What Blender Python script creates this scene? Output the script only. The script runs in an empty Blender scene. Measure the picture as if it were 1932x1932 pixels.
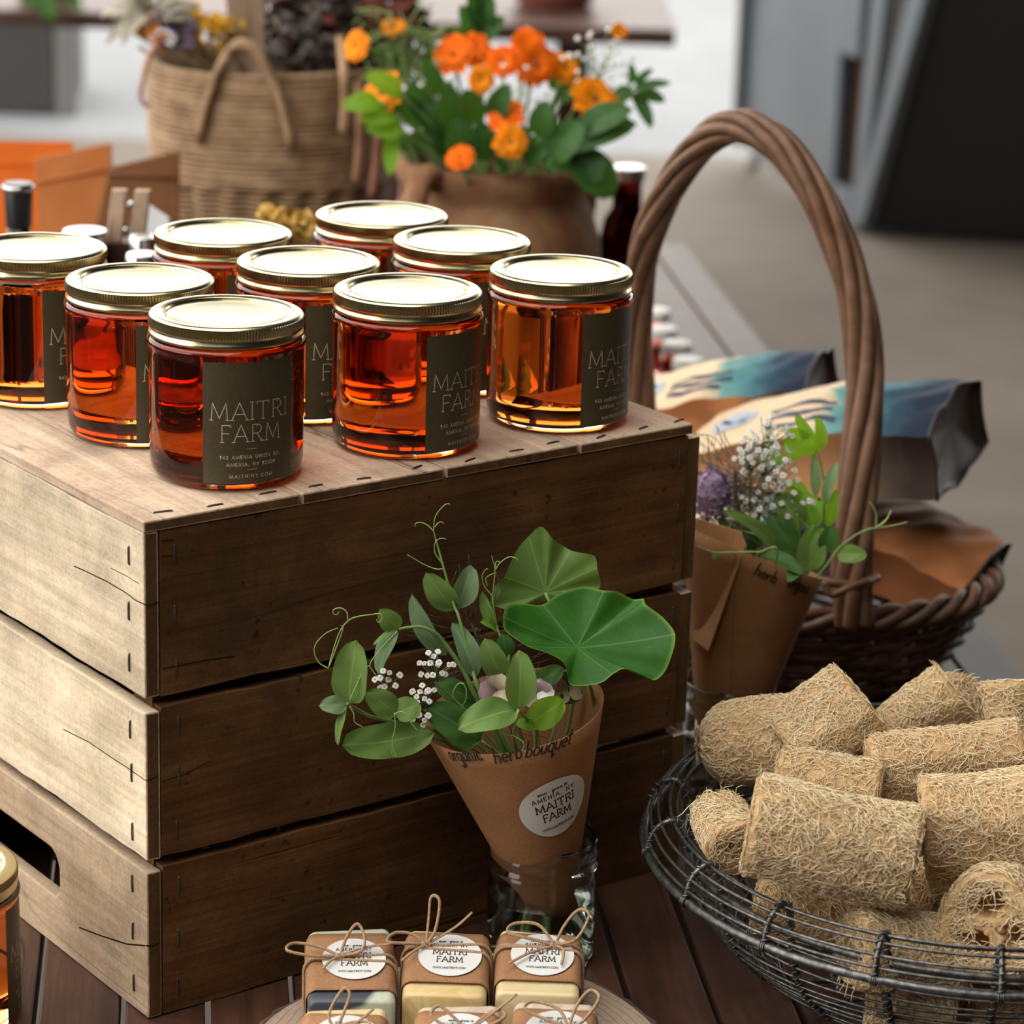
import bpy, bmesh, math, random
import numpy as np
from mathutils import Vector, Matrix

# ---------------------------------------------------------------- scene, camera, sky, exposure
scn = bpy.context.scene
COL = scn.collection
PI = math.pi

# camera solved from the crate edges and the jar lids (frame taken as 1932 x 1932)
FPX, PITCH, ROLL, EYE, CEN = 5348.5, math.radians(17.395), math.radians(1.748), 0.7861, 966.0
_fw = np.array([0, math.cos(PITCH), -math.sin(PITCH)])
_r0 = np.array([1., 0, 0]); _u0 = np.array([0, math.sin(PITCH), math.cos(PITCH)])
_rt = _r0 * math.cos(ROLL) + _u0 * math.sin(ROLL)
_up = -_r0 * math.sin(ROLL) + _u0 * math.cos(ROLL)
_cam = np.array([0, 0, EYE])
cd = bpy.data.cameras.new('camera'); cam = bpy.data.objects.new('camera', cd); COL.objects.link(cam)
cam.matrix_world = Matrix(((_rt[0], _up[0], -_fw[0], 0), (_rt[1], _up[1], -_fw[1], 0), (_rt[2], _up[2], -_fw[2], EYE), (0, 0, 0, 1)))
cd.sensor_width = 36; cd.lens = FPX / 1932 * 36; cd.clip_start = 0.05; cd.clip_end = 200
cd.dof.use_dof = True; cd.dof.focus_distance = 1.66; cd.dof.aperture_fstop = 8.0; cd.dof.aperture_blades = 7
scn.camera = cam

# overcast sky: the only daylight, it comes in through the open left side and the open far end of the shed
w = bpy.data.worlds.new('overcast_sky'); scn.world = w; w.use_nodes = True
nt = w.node_tree; nt.nodes.clear()
wo = nt.nodes.new('ShaderNodeOutputWorld'); bg = nt.nodes.new('ShaderNodeBackground')
tc = nt.nodes.new('ShaderNodeTexCoord'); sx = nt.nodes.new('ShaderNodeSeparateXYZ'); rp = nt.nodes.new('ShaderNodeValToRGB')
rp.color_ramp.elements[0].position = 0.0; rp.color_ramp.elements[0].color = (0.86, 0.84, 0.80, 1)
rp.color_ramp.elements[1].position = 0.9; rp.color_ramp.elements[1].color = (1.0, 0.965, 0.90, 1)
nt.links.new(tc.outputs['Generated'], sx.inputs[0]); nt.links.new(sx.outputs['Z'], rp.inputs[0])
nt.links.new(rp.outputs[0], bg.inputs['Color']); bg.inputs['Strength'].default_value = 1.6
nt.links.new(bg.outputs[0], wo.inputs['Surface'])

scn.view_settings.view_transform = 'Standard'; scn.view_settings.look = 'None'
scn.view_settings.exposure = 1.35; scn.view_settings.gamma = 1.0; scn.view_settings.use_curve_mapping = False
scn.cycles.max_bounces = 14; scn.cycles.transmission_bounces = 14; scn.cycles.transparent_max_bounces = 16
scn.cycles.diffuse_bounces = 5; scn.cycles.glossy_bounces = 5
scn.cycles.use_denoising = True; scn.cycles.caustics_refractive = True; scn.cycles.caustics_reflective = True
scn.cycles.blur_glossy = 0.6; scn.cycles.sample_clamp_indirect = 6.0

# ---------------------------------------------------------------- where a pixel of the photo lies in the place
def ray(x, y): return _fw + _rt * (x - CEN) / FPX - _up * (y - CEN) / FPX
def atz(x, y, z=0.0):
    d = ray(x, y); return Vector(_cam + d * ((z - EYE) / d[2]))
def aty(x, y, Y):
    d = ray(x, y); return Vector(_cam + d * (Y / d[1]))
def onp(x, y, P, n):
    d = ray(x, y); P = np.array(P); n = np.array(n); return Vector(_cam + d * (((P - _cam) @ n) / (d @ n)))

# ---------------------------------------------------------------- helpers
def curve(pts, n=8):
    """smooth path through the points (Catmull-Rom)"""
    P = [Vector(p) for p in pts]
    if len(P) < 3: return [P[0].lerp(P[-1], k / n) for k in range(n + 1)]
    P = [P[0] * 2 - P[1]] + P + [P[-1] * 2 - P[-2]]
    out = []
    for i in range(1, len(P) - 2):
        a, b, c, d = P[i - 1], P[i], P[i + 1], P[i + 2]
        for k in range(n):
            t = k / n
            out.append(0.5 * ((2 * b) + (c - a) * t + (2 * a - 5 * b + 4 * c - d) * t * t + (3 * b - a - 3 * c + d) * t ** 3))
    out.append(P[-2].copy())
    return out

class MB:
    """collects shapes, then links them as ONE mesh object"""
    def __init__(s): s.v = []; s.f = []; s.m = []; s.uv = []; s.flat = set()
    def add(s, vs, fs, mat=0, uvs=None):
        o = len(s.v); s.v += [tuple(p) for p in vs]
        s.uv += (uvs if uvs is not None else [(0.0, 0.0)] * len(vs))
        s.f += [tuple(i + o for i in f) for f in fs]; s.m += [mat] * len(fs)
    def box(s, lo, hi, mat=0, M=None):
        vs = [Vector((hi[0] if i & 1 else lo[0], hi[1] if i & 2 else lo[1], hi[2] if i & 4 else lo[2])) for i in range(8)]
        if M is not None: vs = [M @ p for p in vs]
        s.add(vs, [(0, 2, 3, 1), (4, 5, 7, 6), (0, 1, 5, 4), (2, 6, 7, 3), (0, 4, 6, 2), (1, 3, 7, 5)], mat)
    def tube(s, pts, rad, sides=8, mat=0, cap=True, closed=False, flat=1.0):
        P = [Vector(p) for p in pts]; n = len(P)
        R = rad if hasattr(rad, '__len__') else [rad] * n
        T = []
        for i in range(n):
            a = P[(i - 1) % n] if (closed or i > 0) else P[i]; b = P[(i + 1) % n] if (closed or i < n - 1) else P[i]
            t = b - a; T.append(t.normalized() if t.length > 1e-12 else Vector((0, 0, 1)))
        ref = Vector((0, 0, 1)) if abs(T[0].z) < 0.9 else Vector((1, 0, 0))
        N = (ref - T[0] * ref.dot(T[0])).normalized()
        vs = []; uvs = []
        for i in range(n):
            N = N - T[i] * N.dot(T[i])
            N = N.normalized() if N.length > 1e-9 else T[i].orthogonal().normalized()
            B = T[i].cross(N)
            for k in range(sides):
                a = 2 * PI * k / sides
                vs.append(P[i] + (N * math.cos(a) * flat + B * math.sin(a)) * R[i]); uvs.append((i / max(1, n - 1), k / sides))
        fs = []
        for i in range(n if closed else n - 1):
            for k in range(sides):
                j = (i + 1) % n; l = (k + 1) % sides
                fs.append((i * sides + k, i * sides + l, j * sides + l, j * sides + k))
        if cap and not closed: fs.append(tuple(range(sides))[::-1]); fs.append(tuple((n - 1) * sides + k for k in range(sides)))
        s.add(vs, fs, mat, uvs)
    def lathe(s, prof, n=48, mat=0, c=(0, 0, 0), fn=None, closed=False):
        """profile of (radius, height) turned about z; fn(angle, r, z, row) may bend it"""
        vs = []; uvs = []
        for i, (r, z) in enumerate(prof):
            for k in range(n):
                a = 2 * PI * k / n; rr, zz = (r, z) if fn is None else fn(a, r, z, i)
                vs.append((c[0] + rr * math.cos(a), c[1] + rr * math.sin(a), c[2] + zz)); uvs.append((k / n, i / max(1, len(prof) - 1)))
        fs = []
        m = len(prof)
        for i in range(m if closed else m - 1):
            for k in range(n):
                l = (k + 1) % n; j = (i + 1) % m
                fs.append((i * n + k, i * n + l, j * n + l, j * n + k))
        s.add(vs, fs, mat, uvs)
    def grid(s, fn, nu, nv, mat=0, wrap=False):
        vs = []; uvs = []
        for i in range(nu + 1):
            for j in range(nv + (0 if wrap else 1)):
                vs.append(fn(i / nu, j / nv)); uvs.append((i / nu, j / nv))
        m = nv if wrap else nv + 1; fs = []
        for i in range(nu):
            for j in range(nv):
                l = (j + 1) % m
                fs.append((i * m + j, (i + 1) * m + j, (i + 1) * m + l, i * m + l))
        s.add(vs, fs, mat, uvs)
    def build(s, name, mats, parent=None, smooth=True, weld=False, bevel=0, auto=None, loc=None):
        me = bpy.data.meshes.new(name); me.from_pydata(s.v, [], s.f)
        ul = me.uv_layers.new(name='UVMap')
        li = np.zeros(len(me.loops), dtype=np.int32); me.loops.foreach_get('vertex_index', li)
        ul.data.foreach_set('uv', np.array(s.uv, dtype=np.float32)[li].ravel())
        for m in (mats if isinstance(mats, (list, tuple)) else [mats]): me.materials.append(m)
        me.polygons.foreach_set('material_index', s.m)
        bm = bmesh.new(); bm.from_mesh(me)
        if weld: bmesh.ops.remove_doubles(bm, verts=bm.verts, dist=1e-6)
        bmesh.ops.recalc_face_normals(bm, faces=bm.faces)
        if bevel:
            bmesh.ops.bevel(bm, geom=[e for e in bm.edges if len(e.link_faces) == 2 and e.calc_face_angle(0) > 0.6], offset=bevel, segments=2, affect='EDGES', profile=0.6)
        bm.to_mesh(me); bm.free()
        me.polygons.foreach_set('use_smooth', [bool(smooth)] * len(me.polygons))
        if smooth and auto: me.set_sharp_from_angle(angle=auto)
        o = bpy.data.objects.new(name, me); COL.objects.link(o)
        if parent is not None: o.parent = parent
        if loc is not None: o.location = loc
        return o

def tag(o, label, cat, group=None, kind=None):
    o['label'] = label; o['category'] = cat
    if group: o['group'] = group
    if kind: o['kind'] = kind
    return o
def thing(name, loc, label, cat, group=None, rz=0.0):
    o = bpy.data.objects.new(name, None); o.empty_display_size = 0.02; COL.objects.link(o)
    o.location = loc; o.rotation_euler = (0, 0, rz)
    return tag(o, label, cat, group)
def struct(o): o['kind'] = 'structure'; return o
def stuff(o): o['kind'] = 'stuff'; return o
def copy_tree(root, loc, rz, label):
    r = root.copy(); COL.objects.link(r); r.location = loc; r.rotation_euler = (0, 0, rz); r['label'] = label
    for ch in root.children:
        c = ch.copy(); COL.objects.link(c); c.parent = r
        for g in ch.children:
            d = g.copy(); COL.objects.link(d); d.parent = c
    return r
def shift(pts, o): return [Vector(p) - Vector(o) for p in pts]

# ---------------------------------------------------------------- materials
class NT:
    def __init__(s, name):
        s.mat = bpy.data.materials.new(name); s.mat.use_nodes = True; s.t = s.mat.node_tree
        s.p = s.t.nodes['Principled BSDF']; s.out = s.t.nodes['Material Output']
    def n(s, typ, **kw):
        nd = s.t.nodes.new(typ)
        for k, v in kw.items():
            if k in nd.inputs.keys(): nd.inputs[k].default_value = v
            else: setattr(nd, k, v)
        return nd
    def l(s, a, b): s.t.links.new(a, b)
    def coords(s, scale=(1, 1, 1), kind='Object', rnd=True):
        tc = s.n('ShaderNodeTexCoord'); mp = s.n('ShaderNodeMapping'); mp.inputs['Scale'].default_value = scale
        s.l(tc.outputs[kind], mp.inputs['Vector'])
        if rnd:
            oi = s.n('ShaderNodeObjectInfo'); mu = s.n('ShaderNodeMath', operation='MULTIPLY'); mu.inputs[1].default_value = 37.0
            s.l(oi.outputs['Random'], mu.inputs[0]); s.l(mu.outputs[0], mp.inputs['Location'])
        return mp.outputs[0]
    def noise(s, vec, scale, detail=4, rough=0.55, dist=0.0):
        nd = s.n('ShaderNodeTexNoise'); nd.inputs['Scale'].default_value = scale; nd.inputs['Detail'].default_value = detail
        nd.inputs['Roughness'].default_value = rough; nd.inputs['Distortion'].default_value = dist
        if vec is not None: s.l(vec, nd.inputs['Vector'])
        return nd.outputs['Fac']
    def ramp(s, fac, stops, interp='LINEAR'):
        nd = s.n('ShaderNodeValToRGB'); cr = nd.color_ramp; cr.interpolation = interp
        while len(cr.elements) < len(stops): cr.elements.new(0.5)
        for e, (p, c) in zip(cr.elements, stops):
            e.position = p; e.color = (*c, 1) if hasattr(c, '__len__') else (c, c, c, 1)
        s.l(fac, nd.inputs[0]); return nd.outputs[0]
    def mix(s, fac, a, b, mode='MIX'):
        nd = s.n('ShaderNodeMix', data_type='RGBA', blend_type=mode)
        for sock, v in ((nd.inputs[0], fac), (nd.inputs[6], a), (nd.inputs[7], b)):
            if hasattr(v, 'links'): s.l(v, sock)
            elif hasattr(v, '__len__'): sock.default_value = (*v[:3], 1)
            else: sock.default_value = v
        return nd.outputs[2]
    def math(s, op, a, b=0.0):
        nd = s.n('ShaderNodeMath', operation=op)
        for k, v in ((0, a), (1, b)):
            if hasattr(v, 'links'): s.l(v, nd.inputs[k])
            else: nd.inputs[k].default_value = v
        return nd.outputs[0]
    def bump(s, h, strength=0.3, dist=0.002):
        b = s.n('ShaderNodeBump'); b.inputs['Strength'].default_value = strength; b.inputs['Distance'].default_value = dist
        s.l(h, b.inputs['Height']); s.l(b.outputs[0], s.p.inputs['Normal']); return b
    def col(s, c):
        if hasattr(c, 'links'): s.l(c, s.p.inputs['Base Color'])
        else: s.p.inputs['Base Color'].default_value = (*c, 1)
    def set(s, **kw):
        for k, v in kw.items(): s.p.inputs[k.replace('_', ' ')].default_value = v
        return s

def plain(name, c, rough=0.6, metal=0.0, var=0.12, scale=60, bump=0.0, **kw):
    t = NT(name); v = t.coords(); f = t.noise(v, scale, 4)
    lo = tuple(x * (1 - var) for x in c); hi = tuple(min(1, x * (1 + var)) for x in c)
    t.col(t.ramp(f, [(0.3, lo), (0.7, hi)])); t.set(Roughness=rough, Metallic=metal, **kw)
    if bump: t.bump(f, bump)
    return t.mat

def wood(name, axis, dark, mid, light, grain=1.0, dirt=0.0, dirt_c=(0.05, 0.03, 0.015), cracks=0.5, rough=0.85, saw=0, saw_axis=0, spots=0.0, bump=0.35, spec=0.12):
    """weathered timber; axis = index of the grain direction in the object's own axes"""
    t = NT(name)
    sc = [26.0 * grain] * 3; sc[axis] = 2.2 * grain
    v = t.coords(tuple(sc)); f1 = t.noise(v, 1.6, 6, 0.62, 0.6)
    sc2 = [150.0 * grain] * 3; sc2[axis] = 5.0 * grain
    v2 = t.coords(tuple(sc2)); f2 = t.noise(v2, 1.0, 3, 0.6)
    v3 = t.coords((1, 1, 1)); f3 = t.noise(v3, 14, 5, 0.6, 0.3)
    base = t.ramp(f1, [(0.22, dark), (0.5, mid), (0.75, light)])
    fine = t.ramp(f2, [(0.3, 0.72), (0.6, 1.05)])
    c = t.mix(0.75, base, fine, 'MULTIPLY')
    blot = t.ramp(f3, [(0.28, 0.55), (0.6, 1.1)])
    c = t.mix(0.8, c, blot, 'MULTIPLY')
    big = t.ramp(t.noise(v3, 4.5, 4, 0.6, 0.6), [(0.35, 0.70), (0.6, 1.06)]); c = t.mix(0.8, c, big, 'MULTIPLY')
    spk = t.ramp(t.noise(v3, 420, 2), [(0.3, 0.80), (0.6, 1.06)]); c = t.mix(0.8, c, spk, 'MULTIPLY')
    # open pores and cracks along the grain
    sc4 = [55.0 * grain] * 3; sc4[axis] = 1.5 * grain
    v4 = t.coords(tuple(sc4)); f4 = t.noise(v4, 1.0, 2, 0.5, 0.2)
    cr = t.ramp(f4, [(0.27, 1.0), (0.31, 0.0)])
    c = t.mix(t.math('MULTIPLY', cr, cracks), c, tuple(x * 0.35 for x in dark))
    # long hairline splits following the grain
    sc6 = [11.0 * grain] * 3; sc6[axis] = 0.9 * grain
    v6 = t.coords(tuple(sc6)); f6 = t.noise(v6, 1.0, 3, 0.55, 0.15)
    hl = t.ramp(t.math('ABSOLUTE', t.math('SUBTRACT', f6, 0.47)), [(0.0, 1.0), (0.0045, 0.0)])
    hm = t.ramp(t.noise(v3, 5, 2), [(0.5, 0.0), (0.6, 1.0)])
    cr_hl = t.math('MULTIPLY', hl, hm); c = t.mix(t.math('MULTIPLY', cr_hl, min(1, cracks * 1.4)), c, tuple(x * 0.25 for x in dark))
    if dirt:
        d = t.ramp(t.noise(v3, 7, 6, 0.65, 0.4), [(0.46, 0.0), (0.66, 1.0)])
        c = t.mix(t.math('MULTIPLY', d, dirt), c, dirt_c)
    if spots:
        d = t.ramp(t.noise(v3, 130, 3, 0.55), [(0.63, 0.0), (0.70, 1.0)])
        d2 = t.ramp(t.noise(v3, 9, 2), [(0.42, 0.0), (0.6, 1.0)])
        c = t.mix(t.math('MULTIPLY', t.math('MULTIPLY', d, d2), spots), c, (0.02, 0.012, 0.006))
    h = f2
    if saw:
        s5 = [2.0] * 3; s5[saw_axis] = saw; v5 = t.coords(tuple(s5)); f5 = t.noise(v5, 1.0, 2, 0.6, 0.5)
        m = t.ramp(f5, [(0.30, 1.0), (0.36, 0.0)]); c = t.mix(t.math('MULTIPLY', m, 0.16), c, tuple(x * 0.5 for x in mid))
    t.col(c); t.set(Roughness=rough)
    t.p.inputs['Specular IOR Level'].default_value = spec
    t.bump(t.math('ADD', t.math('MULTIPLY', f2, 0.6), t.math('SUBTRACT', t.math('MULTIPLY', f3, 0.4), cr)), bump, 0.0025)
    return t.mat

def glassm(name, c=(1, 1, 1), ior=1.48, rough=0.0):
    t = NT(name); g = t.n('ShaderNodeBsdfGlass'); g.inputs['Color'].default_value = (*c, 1); g.inputs['IOR'].default_value = ior; g.inputs['Roughness'].default_value = rough
    t.l(g.outputs[0], t.out.inputs['Surface']); t.t.nodes.remove(t.p); return t.mat

def leafm(name, dark, light, back, trans=0.35, veins=1, edge=None):
    """leaf: s runs along (UV x), t across (UV y, 0.5 = midrib)"""
    t = NT(name); tc = t.n('ShaderNodeTexCoord'); sp = t.n('ShaderNodeSeparateXYZ'); t.l(tc.outputs['UV'], sp.inputs[0])
    v = t.coords(); f = t.noise(v, 45, 4); c = t.ramp(f, [(0.3, dark), (0.7, light)])
    side = t.math('ABSOLUTE', t.math('SUBTRACT', sp.outputs[1], 0.5))
    if veins == 1:
        mid = t.ramp(side, [(0.0, 1.0), (0.035, 0.0)])
        ph = t.math('SUBTRACT', t.math('MULTIPLY', sp.outputs[0], 9.0), t.math('MULTIPLY', side, 7.0))
        tri = t.math('PINGPONG', ph, 0.5); vn = t.ramp(tri, [(0.0, 0.45), (0.05, 0.0)])
        m = t.math('MAXIMUM', mid, vn)
        c = t.mix(t.math('MULTIPLY', m, 0.55), c, tuple(min(1, x * 1.7 + 0.03) for x in light))
    elif veins == 2:   # shield leaf: UV x = angle, UV y = distance from the centre
        ph = t.math('PINGPONG', t.math('MULTIPLY', sp.outputs[0], 9.0), 0.5)
        wd = t.math('MULTIPLY', ph, t.math('ADD', sp.outputs[1], 0.05))
        m = t.ramp(wd, [(0.0, 1.0), (0.024, 0.0)])
        net = t.n('ShaderNodeTexVoronoi', feature='DISTANCE_TO_EDGE'); net.inputs['Scale'].default_value = 75; t.l(v, net.inputs['Vector'])
        m2 = t.ramp(net.outputs['Distance'], [(0.0, 0.10), (0.07, 0.0)])
        c = t.mix(t.math('MULTIPLY', t.math('MAXIMUM', m, m2), 0.45), c, tuple(min(1, x * 1.9 + 0.09) for x in light))
        if edge: c = t.mix(t.ramp(sp.outputs[1], [(0.95, 0.0), (1.0, 0.5)]), c, edge)
    t.col(c); t.set(Roughness=0.45); t.p.inputs['Specular IOR Level'].default_value = 0.22
    t.bump(f, 0.12, 0.002)
    tr = t.n('ShaderNodeBsdfTranslucent'); tr.inputs['Color'].default_value = (*back, 1)
    mx = t.n('ShaderNodeMixShader'); mx.inputs[0].default_value = trans
    t.l(t.p.outputs[0], mx.inputs[1]); t.l(tr.outputs[0], mx.inputs[2]); t.l(mx.outputs[0], t.out.inputs['Surface'])
    return t.mat

def paperm(name, c, trans=0.0, tc=None, speck=0.25):
    t = NT(name); v = t.coords(); f = t.noise(v, 900, 2); g = t.noise(v, 30, 4)
    k = t.mix(0.6, t.ramp(g, [(0.3, tuple(x * 0.85 for x in c)), (0.7, tuple(min(1, x * 1.1) for x in c))]), t.ramp(f, [(0.35, 1 - speck), (0.65, 1 + speck)]), 'MULTIPLY')
    t.col(k); t.set(Roughness=0.8); t.p.inputs['Specular IOR Level'].default_value = 0.2; t.bump(g, 0.1, 0.002)
    if trans:
        tr = t.n('ShaderNodeBsdfTranslucent'); tr.inputs['Color'].default_value = (*(tc or c), 1)
        mx = t.n('ShaderNodeMixShader'); mx.inputs[0].default_value = trans
        t.l(t.p.outputs[0], mx.inputs[1]); t.l(tr.outputs[0], mx.inputs[2]); t.l(mx.outputs[0], t.out.inputs['Surface'])
    return t.mat

M = {}
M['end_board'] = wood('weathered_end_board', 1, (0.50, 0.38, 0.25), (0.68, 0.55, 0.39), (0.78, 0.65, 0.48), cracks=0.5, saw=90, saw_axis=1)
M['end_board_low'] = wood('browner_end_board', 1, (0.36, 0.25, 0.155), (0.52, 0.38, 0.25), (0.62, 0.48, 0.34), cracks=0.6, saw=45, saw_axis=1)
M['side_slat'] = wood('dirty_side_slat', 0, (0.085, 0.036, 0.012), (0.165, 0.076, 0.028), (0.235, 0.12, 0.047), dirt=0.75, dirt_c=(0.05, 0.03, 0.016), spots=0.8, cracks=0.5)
M['lid_slat'] = wood('worn_lid_slat', 0, (0.40, 0.28, 0.19), (0.52, 0.38, 0.275), (0.60, 0.46, 0.35), dirt=0.25, dirt_c=(0.3, 0.2, 0.13), cracks=0.7, bump=0.6)
M['end_grain'] = wood('dark_end_grain', 2, (0.09, 0.045, 0.018), (0.15, 0.082, 0.034), (0.20, 0.115, 0.05), cracks=0.3)
M['table'] = wood('table_slat', 1, (0.028, 0.012, 0.007), (0.07, 0.030, 0.017), (0.12, 0.052, 0.03), cracks=0.7, rough=0.46, bump=0.3, spec=0.4)
M['far_table'] = wood('far_table_wood', 0, (0.04, 0.018, 0.012), (0.07, 0.03, 0.02), (0.11, 0.05, 0.035), rough=0.45, spec=0.35)
M['staple'] = plain('rusty_staple', (0.10, 0.09, 0.08), 0.55, 0.8, 0.4, 300)
M['glass'] = glassm('jar_glass', (0.985, 0.995, 0.985), 1.48)
M['water'] = glassm('water', (0.97, 1.0, 0.96), 1.33)

def honeym():
    t = NT('honey'); g = t.n('ShaderNodeBsdfGlass'); g.inputs['IOR'].default_value = 1.004; g.inputs['Color'].default_value = (1, 1, 1, 1)
    va = t.n('ShaderNodeVolumeAbsorption'); va.inputs['Color'].default_value = (0.962, 0.57, 0.03, 1); va.inputs['Density'].default_value = 54
    t.l(g.outputs[0], t.out.inputs['Surface']); t.l(va.outputs[0], t.out.inputs['Volume']); t.t.nodes.remove(t.p); return t.mat
M['honey'] = honeym()
def goldm():
    t = NT('gold_lid'); v = t.coords(); f = t.noise(v, 700, 2); t.col((0.62, 0.55, 0.33)); t.set(Metallic=1.0, Roughness=0.25)
    t.bump(f, 0.03, 0.0005); return t.mat
M['gold'] = goldm()
def labelm():
    t = NT('olive_label'); v = t.coords(); f = t.noise(v, 160, 4, 0.6, 2.5)
    t.col(t.ramp(f, [(0.40, (0.060, 0.044, 0.023)), (0.5, (0.075, 0.064, 0.030)), (0.53, (0.062, 0.047, 0.025))])); t.set(Roughness=0.42); return t.mat
M['label'] = labelm()
M['label_ink'] = plain('tan_ink', (0.60, 0.46, 0.32), 0.5)
M['black_ink'] = plain('black_ink', (0.02, 0.018, 0.016), 0.6)
M['marker'] = plain('marker_ink', (0.025, 0.02, 0.018), 0.7)
M['sticker'] = plain('white_sticker', (0.72, 0.72, 0.70), 0.45, var=0.03)
M['kraft'] = paperm('kraft_paper', (0.40, 0.20, 0.088), trans=0.15, tc=(0.45, 0.2, 0.08))
M['kraft_wrap'] = paperm('kraft_wrap', (0.35, 0.18, 0.09))
# ---------------------------------------------------------------- lettering as flat strokes (cap height 1)
def arc(cx, cy, rx, ry, a0, a1, n=10):
    return [(cx + rx * math.cos(math.radians(a0 + (a1 - a0) * k / n)), cy + ry * math.sin(math.radians(a0 + (a1 - a0) * k / n))) for k in range(n + 1)]
CAPS = {
 'A': (0.86, [[(0.02, 0), (0.43, 1), (0.84, 0)], [(0.17, 0.34), (0.69, 0.34)]]),
 'C': (0.80, [arc(0.45, 0.5, 0.42, 0.5, 48, 312, 16)]),
 'D': (0.80, [[(0.1, 0), (0.1, 1), (0.35, 1)], arc(0.35, 0.5, 0.42, 0.5, 90, -90, 12), [(0.35, 0), (0.1, 0)]]),
 'E': (0.62, [[(0.56, 1), (0.1, 1), (0.1, 0), (0.58, 0)], [(0.1, 0.52), (0.48, 0.52)]]),
 'F': (0.62, [[(0.60, 1), (0.12, 1), (0.12, 0)], [(0.12, 0.52), (0.50, 0.52)]]),
 'I': (0.24, [[(0.12, 0), (0.12, 1)]]),
 'M': (1.02, [[(0.08, 0), (0.14, 1), (0.51, 0.12), (0.88, 1), (0.94, 0)]]),
 'N': (0.82, [[(0.1, 0), (0.1, 1), (0.72, 0), (0.72, 1)]]),
 'O': (0.94, [arc(0.47, 0.5, 0.43, 0.5, 0, 360, 20)]),
 'R': (0.74, [[(0.12, 0), (0.12, 1), (0.38, 1)], arc(0.38, 0.74, 0.26, 0.26, 90, -90, 8), [(0.38, 0.48), (0.12, 0.48)], [(0.36, 0.48), (0.70, 0)]]),
 'T': (0.74, [[(0.03, 1), (0.71, 1)], [(0.37, 1), (0.37, 0)]]),
 'U': (0.80, [[(0.1, 1), (0.1, 0.35)] + arc(0.4, 0.35, 0.3, 0.35, 180, 360, 10) + [(0.7, 1)]]),
 'W': (1.16, [[(0.02, 1), (0.31, 0), (0.58, 1), (0.85, 0), (1.14, 1)]]),
 'Y': (0.76, [[(0.02, 1), (0.38, 0.48), (0.74, 1)], [(0.38, 0.48), (0.38, 0)]]),
 '.': (0.24, [[(0.10, 0.0), (0.14, 0.06)]]), ',': (0.24, [[(0.14, 0.08), (0.06, -0.14)]]), ' ': (0.42, []),
 '0': (0.70, [arc(0.35, 0.5, 0.29, 0.5, 0, 360, 18)]), '1': (0.42, [[(0.06, 0.82), (0.24, 1), (0.24, 0)]]),
 '2': (0.66, [arc(0.33, 0.70, 0.27, 0.30, 165, -30, 9) + [(0.06, 0), (0.62, 0)]]),
 '3': (0.66, [arc(0.31, 0.75, 0.25, 0.25, 150, -80, 9), arc(0.31, 0.27, 0.29, 0.27, 85, -155, 10)]),
 '4': (0.70, [[(0.52, 0), (0.52, 1), (0.04, 0.28), (0.68, 0.28)]]),
 '5': (0.66, [[(0.56, 1), (0.16, 1), (0.12, 0.56)] + arc(0.31, 0.32, 0.29, 0.32, 110, -150, 11)]),
 # running hand
 'a': (0.56, [arc(0.26, 0.27, 0.22, 0.27, 50, 400, 12), [(0.46, 0.52), (0.46, 0.08), (0.56, 0.0)]]),
 'b': (0.56, [[(0.1, 1.05), (0.1, 0.02)], arc(0.28, 0.27, 0.2, 0.27, 160, -170, 12)]),
 'c': (0.48, [arc(0.27, 0.27, 0.22, 0.27, 50, 320, 12)]),
 'e': (0.50, [[(0.06, 0.28), (0.44, 0.30)] + arc(0.26, 0.28, 0.2, 0.26, 5, 310, 12)]),
 'g': (0.56, [arc(0.26, 0.27, 0.21, 0.27, 50, 400, 12), [(0.46, 0.52), (0.46, -0.25)] + arc(0.27, -0.25, 0.19, 0.2, 0, -160, 8)]),
 'h': (0.56, [[(0.1, 1.05), (0.1, 0)], [(0.1, 0.3)] + arc(0.28, 0.32, 0.18, 0.2, 170, 0, 8) + [(0.47, 0.0)]]),
 'i': (0.24, [[(0.12, 0.5), (0.12, 0.0)], [(0.11, 0.74), (0.14, 0.78)]]),
 'n': (0.56, [[(0.1, 0.52), (0.1, 0)], [(0.1, 0.3)] + arc(0.28, 0.32, 0.18, 0.2, 170, 0, 8) + [(0.47, 0.0)]]),
 'o': (0.56, [arc(0.28, 0.27, 0.22, 0.27, 0, 360, 14)]),
 'q': (0.56, [arc(0.26, 0.27, 0.21, 0.27, 50, 400, 12), [(0.46, 0.52), (0.46, -0.4), (0.6, -0.2)]]),
 'r': (0.42, [[(0.1, 0.52), (0.1, 0)], [(0.1, 0.3), (0.2, 0.48), (0.38, 0.5)]]),
 's': (0.46, [[(0.4, 0.46), (0.24, 0.54), (0.08, 0.42), (0.22, 0.28), (0.4, 0.16), (0.24, 0.0), (0.05, 0.08)]]),
 'u': (0.56, [[(0.08, 0.52), (0.08, 0.2)] + arc(0.26, 0.2, 0.18, 0.2, 180, 350, 8) + [(0.46, 0.52), (0.46, 0.0)]]),
 't': (0.42, [[(0.2, 0.9), (0.2, 0.1), (0.34, 0.02)], [(0.02, 0.58), (0.42, 0.62)]]),
 'w': (0.76, [[(0.04, 0.52), (0.2, 0), (0.38, 0.5), (0.56, 0), (0.72, 0.52)]]),
 '*': (0.30, [[(0.12, 0.26), (0.17, 0.30)]]),
}
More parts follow.
